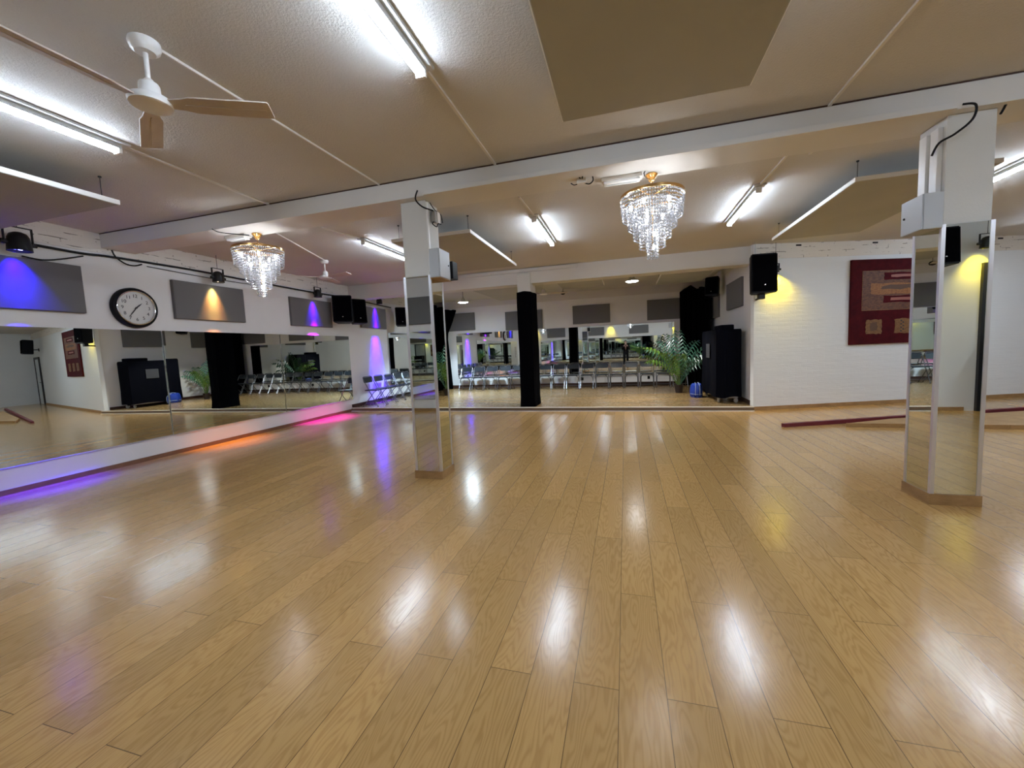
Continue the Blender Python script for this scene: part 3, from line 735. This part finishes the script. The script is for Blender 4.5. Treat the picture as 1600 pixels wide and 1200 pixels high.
# ------------------------------------------------------------------ high-bay lamps over the stage
def highbay(label, x, y, z, m):
    t = thing('round_lamp', label, 'ceiling lamp', (x, y, z), group='round lamps over the stage')
    part('reflector', M['lightgrey'], t, lambda bm: lathe(bm, [(.15, 0), (.155, .006), (.15, .02), (.12, .045), (.08, .05), (.07, .085), (0, .085)], 28), True)
    part('light_disc', M[m], t, lambda bm: lathe(bm, [(.148, .002), (.12, -.012), (.06, -.02), (0, -.022)], 28), True)
    part('hanger', M['blackm'], t, lambda bm: (tube(bm, [(-.06, 0, .08), (0, 0, .15)], .006, 6), tube(bm, [(.06, 0, .08), (0, 0, .15)], .006, 6), tube(bm, [(0, 0, .15), (0, 0, ZC - z)], .008, 6)))
    return t
hb = highbay('bright round lamp over the stage left, beside the left pillar', -4.85, 11.9, 2.99, 'lamp')
hb2 = highbay('round lamp over the stage centre, right of the black column', .19, 10.55, 3.0, 'lampdim')
lightobj('lamp_beam', hb, (0, 0, -.03), (0, .05, -1), (.66, .86, 1.), 290., 118, .35, .14)
lightobj('lamp_beam', hb2, (0, 0, -.03), (0, .05, -1), (.95, .95, .92), 170., 118, .35, .14)
t = thing('hanging_ball', 'small black ball hanging by the stage ceiling fan', 'ball', (-1.62, 11.2, 2.935))
part('ball', M['black'], t, lambda bm: lathe(bm, [(0, .055), (.04, .045), (.062, .02), (.066, 0), (.05, -.03), (0, -.045)], 16), True)
part('cord', M['blackm'], t, lambda bm: tube(bm, [(0, 0, .05), (0, 0, ZC - 2.935)], .004, 6))

# ------------------------------------------------------------------ curtains
def curtain(name, label, path, ztop, zbot, rag=0., tie=None, folds=9, amp=.05):
    def fn(bm):
        N, K = folds * 8, 14; P = [Vector((*p, 0)) for p in path]
        L = [0]
        for a, b in zip(P, P[1:]): L.append(L[-1] + (b - a).length)
        rng = random.Random(len(label)); offs = [rng.uniform(-1, 1) for _ in range(folds + 3)]
        g = []
        for i in range(N + 1):
            s = i / N * L[-1]; k = max(j for j in range(len(P) - 1) if L[j] <= s + 1e-9)
            dr = (P[k + 1] - P[k]).normalized(); p = P[k] + dr * (s - L[k]); nn = Vector((-dr.y, dr.x, 0))
            f = i / N * folds; fi = int(f); zz = ztop + rag * (offs[fi] * (1 - f + fi) + offs[fi + 1] * (f - fi))
            row = []
            for j in range(K + 1):
                v = j / K; z = zz + (zbot - zz) * v
                q = p + nn * amp * (math.sin(2 * PI * f + .6 * math.sin(3 * v)) * (.6 + .5 * v))
                if tie:
                    c, zt, pinch = tie; w = pinch + (1 - pinch) * min(1, abs(z - zt) / .9) ** .9 if z > zt else pinch + (1 - pinch) * min(1, abs(z - zt) / 1.8) * .25
                    q = Vector((*c, 0)) + (q - Vector((*c, 0))) * w
                row.append(bm.verts.new((q.x, q.y, z)))
            g.append(row)
        for i in range(N):
            for j in range(K): bm.faces.new((g[i][j], g[i + 1][j], g[i + 1][j + 1], g[i][j + 1]))
    o = part(name, M['blackcloth'], None, fn, True)
    s = o.modifiers.new('s', 'SOLIDIFY'); s.thickness = .008; s.offset = 0
    return tag(o, label, 'curtain')
curtain('curtain', 'tall black curtain in the right back corner of the stage behind the palm', [(1.66, 13.72), (2.15, 13.62), (2.33, 13.4), (2.34, 12.75)], 3.10, SZ + .01, .10)
curtain('curtain', 'black curtain tied back in the left corner of the stage behind the left pillar', [(-6.55, 13.75), (-5.88, 13.75)], 3.0, SZ + .01, .03, ((-6.5, 13.75), 2.1, .34), 6, .05)

# ------------------------------------------------------------------ folding chairs
def make_chair(label, group):
    """seat faces local -y"""
    t = thing('folding_chair', label, 'chair', (0, 0, 0), 0, group)
    hw = .205
    def seat(bm): bbox(bm, -.19, .19, -.20, .17, .425, .452, bev=.012)
    part('seat', M['chairseat'], t, seat)
    bt = Matrix.Translation((0, .185, .715)) @ Matrix.Rotation(R(-13), 4, 'X')
    def back(bm):
        n = 8; pts = []
        for i in range(n + 1): pts.append((-.185 + .37 * i / n, .012 * math.cos((i / n - .5) * PI)))
        prev = None
        prof = [(-.075, .9), (-.05, 1.), (.05, 1.), (.075, .85)]
        rows = []
        for x, yo in pts:
            rows.append([[bm.verts.new(bt @ Vector((x * sx, yo + dy, z))) for z, sx in prof] for dy in (-.011, .011)])
        for a, b in zip(rows, rows[1:]):
            for k in range(3):
                bm.faces.new((a[0][k], b[0][k], b[0][k + 1], a[0][k + 1])); bm.faces.new((a[1][k], a[1][k + 1], b[1][k + 1], b[1][k]))
            bm.faces.new((a[0][0], a[1][0], b[1][0], b[0][0])); bm.faces.new((a[0][3], b[0][3], b[1][3], a[1][3]))
        for e in (rows[0], rows[-1]):
            for k in range(3): bm.faces.new((e[0][k], e[0][k + 1], e[1][k + 1], e[1][k]))
    part('backrest', M['chairseat'], t, back)
    def toptube(bm):
        p = [(-hw, .175, .74), (-hw + .012, .192, .785), (-hw + .05, .20, .805), (hw - .05, .20, .805), (hw - .012, .192, .785), (hw, .175, .74)]
        tube(bm, p, .0105, 8)
    part('top_tube', M['chairtube'], t, toptube, True)
    for s in (-1, 1):
        part('leg', M['chairtube'], t, lambda bm, s=s: tube(bm, [(s * hw, .175, .74), (s * hw, .04, .47), (s * hw, -.215, .012)], .0105, 8), True)
        part('leg', M['chairtube'], t, lambda bm, s=s: tube(bm, smoothpath([(s * .12, -.13, .418), (s * .165, -.09, .375), (s * .185, -.02, .285), (s * .188, .235, .012)], 4), .0105, 8), True)
    part('crossbar', M['chairtube'], t, lambda bm: tube(bm, [(-hw, -.16, .11), (hw, -.16, .11)], .007, 6), True)
    part('crossbar', M['chairtube'], t, lambda bm: tube(bm, [(-.187, .17, .08), (.187, .17, .08)], .007, 6), True)
    part('rubber_foot', M['rubber'], t, lambda bm: [tube(bm, [(s * x, y, 0), (s * x, y, .02)], .014, 8) for s in (-1, 1) for x, y in ((hw, -.217), (.188, .238))])
    return t
GBK = 'folding chairs along the stage back wall'; GLF = 'folding chairs along the stage left wall'
ORD = ['first', 'second', 'third', 'fourth', 'fifth', 'sixth', 'seventh', 'eighth', 'ninth', 'tenth']
backx = [1.60, 1.12, .64, .17, -.29, -.75, -1.22, -1.69, -2.16, -2.63, -3.12, -3.61, -4.08, -4.55, -5.02, -5.5]
labs = ['charcoal folding chair half hidden behind the palm'] + ['charcoal folding chair, %s to the left of the palm along the back wall' % ORD[i] for i in range(7)] \
     + ['charcoal folding chair right of the black column, nearest to it', 'charcoal folding chair hidden behind the black column', 'charcoal folding chair just left of the black column'] \
     + ['charcoal folding chair in the back row, %s left of the black column' % ORD[i] for i in range(1, 6)]
c0 = make_chair(labs[0], GBK); c0.location = (backx[0], 13.38, SZ)
for x, lb in list(zip(backx, labs))[1:]:
    dup(c0, (x, 13.38 + random.uniform(-.02, .02), SZ), R(random.uniform(-3, 3)), lb, GBK)
for i in range(7):
    lb = ('charcoal folding chair of the side row against the left wall, nearest the stage edge' if i == 0 else 'charcoal folding chair, %s back from the stage edge along the left wall' % ORD[i])
    dup(c0, (-6.62, 9.53 + i * .49, SZ), R(90 + random.uniform(-3, 3)), lb, GLF)

# ------------------------------------------------------------------ covered trolley, bag
t = thing('covered_trolley', 'tall trolley under a black cover on castors by the stage right wall', 'trolley', (2.13, 10.42, SZ))
def cov(bm):
    w, d = .255, .80
    zs = [.13, .2, .6, 1.2, 1.56, 1.60]; n = 48; rings = []
    for i, z in enumerate(zs):
        ring = []
        for j in range(n):
            a = 2 * PI * j / n; ca, sa = math.cos(a), math.sin(a); s = 1 / max(abs(ca), abs(sa)) ** .96
            wv = (.010 * math.sin(9 * a) + .006 * math.sin(17 * a + 1)) * (1.2 - z / 1.6) + (.012 if z < .3 else 0)
            k = .97 if i == len(zs) - 1 else 1.
            ring.append(bm.verts.new((ca * s * (w + wv) * k, sa * s * (d + wv) * k, z + (.02 * math.sin(4 * a) if i == 0 else 0))))
        rings.append(ring)
    for a, b in zip(rings, rings[1:]):
        for j in range(n): bm.faces.new((a[j], a[(j + 1) % n], b[(j + 1) % n], b[j]))
    bm.faces.new(rings[-1])
part('cover', M['cover'], t, cov, True)
part('top_bundle', M['cover'], t, BB(-.15, .13, -.72, -.1, 1.59, 1.70, bev=.03))
part('base_frame', M['greymetal'], t, BB(-.2, .2, -.74, .74, .105, .14, bev=.005))
part('paper_sheet', M['paper'], t, lambda bm: box(bm, -.283, -.278, -.30, .10, .98, 1.30))
part('print', M['ink'], t, lambda bm: [box(bm, -.286, -.283, -.27, .07, z, z + .018) for z in (1.02, 1.07, 1.12, 1.17, 1.22, 1.26)])
for sx in (-1, 1):
    for sy in (-1, 1):
        def castor(bm, sx=sx, sy=sy):
            mt = Matrix.Translation((sx * .17, sy * .68, .055)) @ Matrix.Rotation(R(25 * sx), 4, 'Z') @ Matrix.Rotation(R(90), 4, 'Y')
            lathe(bm, [(0, -.017), (.04, -.017), (.054, -.012), (.055, 0), (.054, .012), (.04, .017), (0, .017)], 20, mt)
        w = part('castor', M['greymetal'], t, castor, True)
        part('castor_fork', M['chrome'], w, lambda bm, sx=sx, sy=sy: bbox(bm, sx * .17 - .028, sx * .17 + .028, sy * .68 - .02, sy * .68 + .02, .075, .108, bev=.006))
t = thing('shopping_bag', 'crumpled blue bag with pale straps on the stage beside the black trolley', 'bag', (1.67, 10.8, SZ))
def bagf(bm):
    n = 28; prof = [(.0, 0), (.85, .0), (1., .05), (1.02, .15), (.95, .25), (.85, .31), (.5, .33), (0, .32)]
    rng = random.Random(5); rings = []
    ph = [rng.uniform(0, 6) for _ in range(6)]
    for k, (r, z) in enumerate(prof):
        if r == 0: rings.append([bm.verts.new((0, 0, z))]); continue
        rings.append([bm.verts.new((.135 * r * math.cos(2 * PI * j / n) * (1 + .09 * math.sin(5 * 2 * PI * j / n + ph[k % 6])), .20 * r * math.sin(2 * PI * j / n) * (1 + .09 * math.sin(7 * 2 * PI * j / n + ph[(k + 2) % 6])), z + (.015 * math.sin(6 * 2 * PI * j / n + ph[k % 6]) if z > .02 else 0))) for j in range(n)])
    for a, b in zip(rings, rings[1:]):
        for j in range(n):
            q = (j + 1) % n
            if len(a) == 1: bm.faces.new((a[0], b[q], b[j]))
            elif len(b) == 1: bm.faces.new((a[j], a[q], b[0]))
            else: bm.faces.new((a[j], a[q], b[q], b[j]))
part('bag_body', M['blue'], t, bagf, True)
for x in (-.05, .05):
    part('strap', M['bagstrap'], t, lambda bm, x=x: tube(bm, smoothpath([(x, -.20, .06), (x, -.213, .18), (x * .9, -.19, .29), (x * .7, -.08, .36), (x * .5, .05, .345)]), .006, 6), True)
part('hem', M['bagstrap'], t, lambda bm: tube(bm, [(.137 * math.cos(a), .206 * math.sin(a), .085) for a in [2 * PI * k / 30 for k in range(31)]], .006, 6, cap=False))

# ------------------------------------------------------------------ potted palm
t = thing('potted_palm', 'potted palm with drooping fronds on the stage near the right curtain', 'plant', (1.38, 11.75, SZ))
part('pot', M['pot'], t, lambda bm: lathe(bm, [(0, 0), (.085, 0), (.112, .2), (.118, .2), (.118, .225), (.104, .225), (.1, .19), (0, .185)], 24), True)
part('soil', M['soil'], t, lambda bm: lathe(bm, [(0, .2), (.1, .196)], 20))
rng = random.Random(11)
def frond(bm, az, L, lift, droop, k):
    d = Vector((math.cos(az), math.sin(az), 0)); side = Vector((-d.y, d.x, 0)); pts = []
    n = 14; p = Vector((.03 * d.x, .03 * d.y, .2)); ang = lift
    for i in range(n + 1):
        pts.append(p.copy()); st = L / n
        p = p + (d * math.cos(ang) + Vector((0, 0, 1)) * math.sin(ang)) * st
        ang -= droop * (i / n) ** 1.6 * 4.6 / n
    tube(bm, pts, .009, 5, .0025)
    for i in range(4, n + 1):
        s = i / n; q = pts[i]; tng = (pts[i] - pts[i - 1]).normalized(); upv = side.cross(tng) * -1
        if upv.z < 0: upv = -upv
        ll = (.12 + .20 * math.sin(PI * min(1, (s - .22) * 1.15))) * (1 if i < n else .8)
        for sg in (-1, 1):
            o = (side * sg * .8 + tng * .62 + upv * .30).normalized(); tip = q + o * ll + Vector((0, 0, -.55 * ll * ll / .2))
            mid = q + o * ll * .5 + Vector((0, 0, -.0)); w = tng * .025
            f0 = [q - w * .4, mid - w, tip, mid + w, q + w * .4]
            bm.faces.new([bm.verts.new(x) for x in f0])
fr = [(R(185), 1.50, R(68), .80), (R(160), 1.40, R(66), .75), (R(22), 1.55, R(64), .80), (R(3), 1.42, R(62), .85), (R(45), 1.5, R(72), .6), (R(105), 1.55, R(80), .45), (R(140), 1.45, R(76), .55), (R(235), 1.25, R(68), .75),
      (R(305), 1.05, R(66), .8), (R(200), 1.2, R(58), .9), (R(85), 1.6, R(83), .3), (R(12), 1.2, R(56), .9), (R(270), 1.0, R(78), .6)]
for i, (az, L, li, dr) in enumerate(fr):
    part('frond', M['leafl'] if i in (0, 7, 9, 12) else M['leafd'], t, lambda bm: frond(bm, az, L * .93, li, dr, i))
for i in range(6):
    a = i * 1.05
    part('stem', M['stem'], t, lambda bm: tube(bm, [(.045 * math.cos(a), .045 * math.sin(a), .19), (.03 * math.cos(a), .03 * math.sin(a), .42), (.06 * math.cos(a), .06 * math.sin(a), .62)], .011, 6, .005), True)

# ------------------------------------------------------------------ painting on the white brick wall
t = thing('painting', 'large dark red abstract painting with gold patches on the white brick wall', 'painting'); t.matrix_world = DW @ Matrix.Translation((1.97, -.006, 0))
PW, Z0, Z1 = 2.35, 1.25, 2.94
part('canvas', M['paint'], t, BB(0, PW, -.045, 0, Z0, Z1, bev=.004))
FY = -.046
def rough_rect(bm, x0, x1, z0, z1, dep, seed, j=.012):
    r2 = random.Random(seed); pts = []
    for i in range(6): pts.append((x0 + (x1 - x0) * i / 6, z0))
    for i in range(6): pts.append((x1, z0 + (z1 - z0) * i / 6))
    for i in range(6): pts.append((x1 - (x1 - x0) * i / 6, z1))
    for i in range(6): pts.append((x0, z1 - (z1 - z0) * i / 6))
    pts = [(x + r2.uniform(-j, j), z + r2.uniform(-j, j)) for x, z in pts]
    a = [bm.verts.new((x, FY + .001, z)) for x, z in pts]; b = [bm.verts.new((x, FY - dep, z)) for x, z in pts]
    bm.faces.new(b)
    for i in range(len(pts)): bm.faces.new((a[i], a[(i + 1) % 24], b[(i + 1) % 24], b[i]))
part('paint_field', M['gold1'], t, lambda bm: rough_rect(bm, .235, 2.10, 1.93, 2.71, .002, 1))
part('outline', M['gold3'], t, lambda bm: [box(bm, *q) for q in ((.225, 2.11, FY - .003, FY, 1.925, 1.936), (.225, 2.11, FY - .003, FY, 2.703, 2.712), (.225, .236, FY - .003, FY, 1.93, 2.71), (2.10, 2.11, FY - .003, FY, 1.93, 2.71))])
part('ochre_band', M['gold2'], t, lambda bm: rough_rect(bm, .40, 1.95, 2.24, 2.46, .004, 2))
part('dark_band', M['umber'], t, lambda bm: (rough_rect(bm, .62, 1.8, 2.34, 2.41, .006, 3, .02)))
for z in (2.53, 2.07):
    part('red_bar', M['paint'], t, lambda bm, z=z: rough_rect(bm, .68, 1.7, z, z + .14, .006, int(z * 100), .008))
    part('copper_stroke', M['copper'], t, lambda bm, z=z: rough_rect(bm, .82, 1.55, z + .045, z + .095, .008, int(z * 90), .006))
for i, x in enumerate((.325, .93, 1.56)):
    part('gold_square', M['gold3'], t, lambda bm, x=x: rough_rect(bm, x, x + .33, 1.45, 1.74, .004, i + 20))
    if i == 0: part('square_centre', M['umber'], t, lambda bm, x=x: rough_rect(bm, x + .09, x + .24, 1.52, 1.68, .006, 30))
    else: part('dotted_strokes', M['ink'], t, lambda bm, x=x: [rough_rect(bm, x + .12 + .045 * (k % 2), x + .15 + .045 * (k % 2), 1.48 + .035 * k, 1.505 + .035 * k, .006, 40 + k, .005) for k in range(7)])

# ------------------------------------------------------------------ red bar and low board on the floor at the right
def along(p, q, s): return (p[0] + (q[0] - p[0]) * s, p[1] + (q[1] - p[1]) * s)
def redbar(bm):
    p, q = Vector((2.47, 7.43, 0)), Vector((9.5, 9.95, 0)); d = (q - p).normalized(); n = Vector((-d.y, d.x, 0)); L = (q - p).length
    r1, r2 = [], []
    for s, r in ((0, r1), (L, r2)):
        for o, z in ((0, 0), (.07, 0), (.07, .055), (0, .055)):
            v = p + d * s + n * o; r.append(bm.verts.new((v.x, v.y, z + (.03 if s else 0) * (z > 0) + (.04 if s else 0))))
    bm.faces.new(r1); bm.faces.new(r2[::-1])
    for i in range(4): bm.faces.new((r1[i], r1[(i + 1) % 4], r2[(i + 1) % 4], r2[i]))
tag(part('red_bar', M['red'], None, redbar), 'long dark red bar lying on the floor behind the right pillar', 'bar')
t = thing('low_board', 'low oak edged board on the floor in front of the long red bar', 'board')
part('top_sheet', M['ramp'], t, lambda bm: prism(bm, [(3.35, 7.52), (9.0, 7.42), (9.0, 9.70), (4.2, 7.99)], 0.0, .055))
part('front_edge', M['oaktrim'], t, lambda bm: (prism(bm, [(3.35, 7.515), (3.35, 7.50), (5.30, 7.436), (5.30, 7.451)], 0, .062), prism(bm, [(5.305, 7.451), (5.305, 7.436), (9.0, 7.40), (9.0, 7.415)], 0, .062)))

# ------------------------------------------------------------------ doors and rear details
d1 = struct('door_1', M['door'], lambda bm: bbox(bm, 0, .95, -.03, 0, .01, 2.1, bev=.004)); d1.matrix_world = DW @ Matrix.Translation((9.75, -.004, 0))
struct('door_frame', M['darkframe'], lambda bm: [box(bm, *q) for q in ((-.1, 0, -.05, 0, 0, 2.2), (.95, 1.05, -.05, 0, 0, 2.2), (0, .95, -.05, 0, 2.1, 2.2))], d1)
part('door_handle', M['blackm'], d1, lambda bm: (tube(bm, [(.08, -.03, 1.02), (.08, -.08, 1.02)], .012, 8), tube(bm, [(.08, -.075, 1.02), (.2, -.075, 1.02)], .01, 8)))
d2 = struct('door_2', M['greydoor'], lambda bm: box(bm, 6.05, 7.1, YR, YR + .03, .01, 2.5))
struct('door_frame', M['darkframe'], lambda bm: [box(bm, *q) for q in ((6.0, 6.05, YR, YR + .06, 0, 2.6), (7.1, 7.22, YR, YR + .06, 0, 2.6), (6.05, 7.1, YR, YR + .06, 2.5, 2.6))], d2)
part('door_handle', M['chrome'], d2, lambda bm: (tube(bm, [(6.2, YR + .03, 1.03), (6.2, YR + .08, 1.03)], .012, 8), tube(bm, [(6.2, YR + .075, 1.03), (6.33, YR + .075, 1.03)], .01, 8)))
t = thing('equipment_rack', 'black equipment rack in front of the grey rear door', 'rack', (6.55, YR + .42, 0))
part('rack_body', M['black'], t, lambda bm: (box(bm, -.45, .45, -.3, -.26, .18, 1.35), box(bm, -.45, -.41, -.26, .3, .18, 1.35), box(bm, .41, .45, -.26, .3, .18, 1.35), box(bm, -.41, .41, -.26, .3, 1.31, 1.35), box(bm, -.41, .41, -.26, .3, .18, .24)))
for z in (.55, .85): part('rack_shelf', M['greydoor'], t, B(-.41, .41, -.26, .28, z, z + .12))
for sx in (-.38, .38):
    for sy in (-.22, .22): part('leg', M['blackm'], t, BB(sx - .04, sx + .04, sy - .04, sy + .04, 0, .18, bev=.005))
def strokes(bm, mt, seed):
    r2 = random.Random(seed); z = 1.65
    while z > .95:
        h = r2.uniform(.05, .09)
        box(bm, -.05, -.03, -.004, 0, z - h, z, mt); box(bm, -.03, r2.uniform(.0, .06), -.004, 0, z - .02, z, mt)
        if r2.random() > .4: box(bm, .03, .05, -.004, 0, z - h, z - .02, mt)
        z -= h + .03
tag(part('wall_lettering', M['decalr'], None, lambda bm: strokes(bm, Matrix.Translation((-6.25, YR, 0)) @ Matrix.Rotation(PI, 4, 'Z'), 1)), 'dark red vertical lettering on the rear wall, mirrored right of the black column', 'lettering')
tag(part('wall_lettering', M['decalr'], None, lambda bm: strokes(bm, Matrix.Translation((XL, .75, 0)) @ Matrix.Rotation(R(90), 4, 'Z'), 2)), 'dark red vertical lettering on the left wall, mirrored left of the black column', 'lettering')
for x, lab in ((-3.4, 'small black floor socket on the back wall under the chairs left of the column'), (.72, 'small black socket on the back wall under the chairs near the palm'), (-1.45, 'small black socket on the back wall under the chairs right of the column')):
    tag(part('wall_socket', M['black'], None, BB(x - .04, x + .04, YB - .03, YB, .30, .40, bev=.006)), lab, 'socket')

# ------------------------------------------------------------------ the photographer (visible in the stage mirror)
def skinned(name, m, parent, verts, edges, root, levels=2):
    me = bpy.data.meshes.new(name); me.from_pydata([v[:3] for v in verts], edges, []); me.materials.append(m)
    o = bpy.data.objects.new(name, me); C.objects.link(o); o.parent = parent
    sk = o.modifiers.new('skin', 'SKIN'); sk.use_smooth_shade = True
    ly = me.skin_vertices[0] if me.skin_vertices else None
    if ly is None:
        bm = bmesh.new(); bm.from_mesh(me); bm.verts.layers.skin.verify(); bm.to_mesh(me); bm.free(); ly = me.skin_vertices[0]
    for i, v in enumerate(verts):
        r = v[3]; ly.data[i].radius = r if isinstance(r, tuple) else (r, r); ly.data[i].use_root = (i == root)
    ss = o.modifiers.new('sub', 'SUBSURF'); ss.levels = levels; ss.render_levels = levels
    return o
py = -.40
t = thing('person', 'person in a black suit photographing with a phone, seen in the stage mirror', 'person', (.02, 0, 0))
V, E = [], []
def add(p, r, frm=None):
    V.append((*p, r)); i = len(V) - 1
    if frm is not None: E.append((frm, i))
    return i
pel = add((0, py, .96), (.155, .115)); wa = add((0, py, 1.08), (.135, .10), pel); ch = add((0, py - .01, 1.27), (.165, .115), wa); up = add((0, py - .01, 1.40), (.13, .09), ch)
nk = add((0, py + .005, 1.49), .058, up); jw = add((0, py + .03, 1.555), (.062, .07), nk); hd = add((0, py + .025, 1.64), (.076, .092), jw); tp = add((0, py + .015, 1.71), (.06, .072), hd)
HAND = {}
for s in (-1, 1):
    hp = add((s * .09, py, .90), (.10, .10), pel); kn = add((s * .105, py + .02, .50), .062, hp); cf = add((s * .108, py - .01, .33), .056, kn); an = add((s * .11, py - .02, .09), .042, cf); ft = add((s * .125, py + .13, .035), (.04, .03), an)
    sh = add((s * .19, py - .01, 1.39), .062, up); el = add((s * .235, py + .06, 1.15), .046, sh); wr = add((s * .115, -.10, 1.385), .029, el); pm = add((s * .094, -.055, 1.415), (.030, .018), wr)
    HAND[s] = Vector((s * .094, -.055, 1.415))
body = skinned('body', M['skin'], t, V, E, 0)
# clothing: trousers and jacket as a slightly larger suit over the same skeleton
V2 = [list(v) for v in V]; keep = [i for i, v in enumerate(V) if v[2] < 1.46 and i not in (nk, jw, hd, tp)]
SV, SE, mp = [], [], {}
for i in keep:
    if abs(V[i][0]) > .05 and V[i][2] > 1.40 and V[i][1] > -.08: continue
    if V[i][2] < .05: continue
    r = V[i][3]; r = tuple(a * 1.13 + .006 for a in r) if isinstance(r, tuple) else (r * 1.22 + .006,) * 2
    mp[i] = len(SV); SV.append((V[i][0], V[i][1], V[i][2], r))
for a, b in E:
    if a in mp and b in mp: SE.append((mp[a], mp[b]))
SE.append((mp[up], len(SV))); SV.append((0, py - .02, 1.462, (.092, .075)))
skinned('suit', M['suit'], t, SV, SE, 0)
def shirt(bm):
    rows = []
    for z, w, y in ((1.44, .055, py + .103), (1.36, .05, py + .135), (1.25, .035, py + .148), (1.12, .015, py + .135)):
        rows.append([bm.verts.new((sx * w, y + (.012 if sx == 0 else 0), z)) for sx in (-1, 0, 1)])
    for a, b in zip(rows, rows[1:]):
        for k in (0, 1): bm.faces.new((a[k], a[k + 1], b[k + 1], b[k]))
o = part('shirt_front', M['shirt'], t, shirt, True); sm = o.modifiers.new('s', 'SOLIDIFY'); sm.thickness = .012
def hair(bm):
    bmesh.ops.create_uvsphere(bm, u_segments=20, v_segments=12, radius=1.)
    for v in list(bm.verts):
        if v.co.z < -.1 and v.co.y > -.2: v.co.z = -.05 + .0 * v.co.z
        v.co = Vector((v.co.x * .088, py + .008 + v.co.y * .104, 1.675 + v.co.z * .095 + (.02 if v.co.y > .5 else 0)))
part('hair', M['hair'], t, hair, True)
def face(bm):
    for s in (-1, 1):
        bmesh.ops.create_uvsphere(bm, u_segments=10, v_segments=8, radius=.011, matrix=Matrix.Translation((s * .031, py + .104, 1.632)))
part('eyes', M['white'], t, face, True)
part('pupils', M['hair'], t, lambda bm: [bmesh.ops.create_uvsphere(bm, u_segments=8, v_segments=6, radius=.0065, matrix=Matrix.Translation((q * .031, py + .1105, 1.630))) for q in (-1, 1)], True)
part('eyebrows', M['hair'], t, lambda bm: [bbox(bm, q * .031 - .016, q * .031 + .016, py + .098, py + .110, 1.650, 1.656, bev=.002) for q in (-1, 1)])
part('nose', M['skin'], t, lambda bm: tube(bm, [(0, py + .108, 1.635), (0, py + .128, 1.60), (0, py + .112, 1.592)], .009, 8, .012), True)
part('mouth', M['copper'], t, lambda bm: bbox(bm, -.024, .024, py + .092, py + .106, 1.556, 1.566, bev=.004))
for s in (-1, 1):
    part('ear', M['skin'], t, lambda bm, s=s: bmesh.ops.create_uvsphere(bm, u_segments=10, v_segments=8, radius=1., matrix=Matrix.Translation((s * .08, py + .02, 1.625)) @ Matrix.Diagonal((.012, .018, .03, 1))), True)
    def shoe(bm, s=s):
        bbox(bm, s * .118 - .045, s * .118 + .045, py - .075, py + .20, 0.0, .055, bev=.022, seg=3); bbox(bm, s * .112 - .042, s * .112 + .042, py - .075, py + .07, .04, .11, bev=.02, seg=3)
    part('shoe', M['shoe'], t, shoe, True)
    h = HAND[s]
    for k, (dz, L) in enumerate(((.030, .068), (.010, .075), (-.011, .070), (-.031, .056))):   # four fingers behind the phone
        fv = [(h.x + s * .004, h.y + .006, h.z + dz * .8, .009), (h.x - s * .004, h.y + .030, h.z + dz, .0085), (h.x - s * .022, h.y + .034, h.z + dz * 1.05, .008), (h.x - s * (.018 + L * .45), h.y + .031, h.z + dz * 1.08, .0065)]
        skinned('finger', M['skin'], t, fv, [(0, 1), (1, 2), (2, 3)], 0, 1)
    tv = [(h.x + s * .002, h.y - .004, h.z - .012, .011), (h.x - s * .012, h.y + .004, h.z + .016, .0095), (h.x - s * .026, h.y + .012, h.z + .036, .0075)]
    skinned('thumb', M['skin'], t, tv, [(0, 1), (1, 2)], 0, 1)
t = thing('phone', 'dark phone held up by the photographer', 'phone', (.02, -.033, 1.437))
part('phone_body', M['screen'], t, BB(-.078, .078, -.004, .004, -.037, .037, bev=.003))
part('lens_cluster', M['black'], t, lambda bm: [tube(bm, [(x, .003, z), (x, .006, z)], .007, 12) for x, z in ((-.062, .022), (-.044, .022), (-.053, .006))])

# ------------------------------------------------------------------ camera, world, view
cam = bpy.data.cameras.new('camera'); co = bpy.data.objects.new('camera', cam); C.objects.link(co); SC.camera = co
f, yaw, pitch, roll = 630.1, .276767, .0844174, -.0435534
F_ = Vector((-math.sin(yaw) * math.cos(pitch), math.cos(yaw) * math.cos(pitch), -math.sin(pitch)))
r_ = Vector((math.cos(yaw), math.sin(yaw), 0)); u_ = r_.cross(F_)
r2 = math.cos(roll) * r_ + math.sin(roll) * u_; u2 = -math.sin(roll) * r_ + math.cos(roll) * u_
mw = Matrix((r2, u2, -F_)).transposed().to_4x4(); mw.translation = (0, 0, 1.45); co.matrix_world = mw
cam.sensor_width = 36; cam.sensor_fit = 'HORIZONTAL'; cam.lens = 36 * f / 1600; cam.clip_start = .01; cam.clip_end = 100
w = bpy.data.worlds.new('world'); SC.world = w; w.use_nodes = True
w.node_tree.nodes['Background'].inputs[0].default_value = (.05, .05, .055, 1)
SC.view_settings.view_transform = 'Standard'; SC.view_settings.look = 'None'; SC.view_settings.gamma = 1.; SC.view_settings.exposure = 1.6
SC.view_settings.use_curve_mapping = False
cy = SC.cycles
cy.max_bounces = 12; cy.diffuse_bounces = 4; cy.glossy_bounces = 9; cy.transmission_bounces = 4; cy.transparent_max_bounces = 16
cy.caustics_reflective = False; cy.caustics_refractive = False; cy.sample_clamp_indirect = 6.; cy.blur_glossy = .3
cy.use_denoising = True; cy.use_adaptive_sampling = True; cy.adaptive_threshold = .015
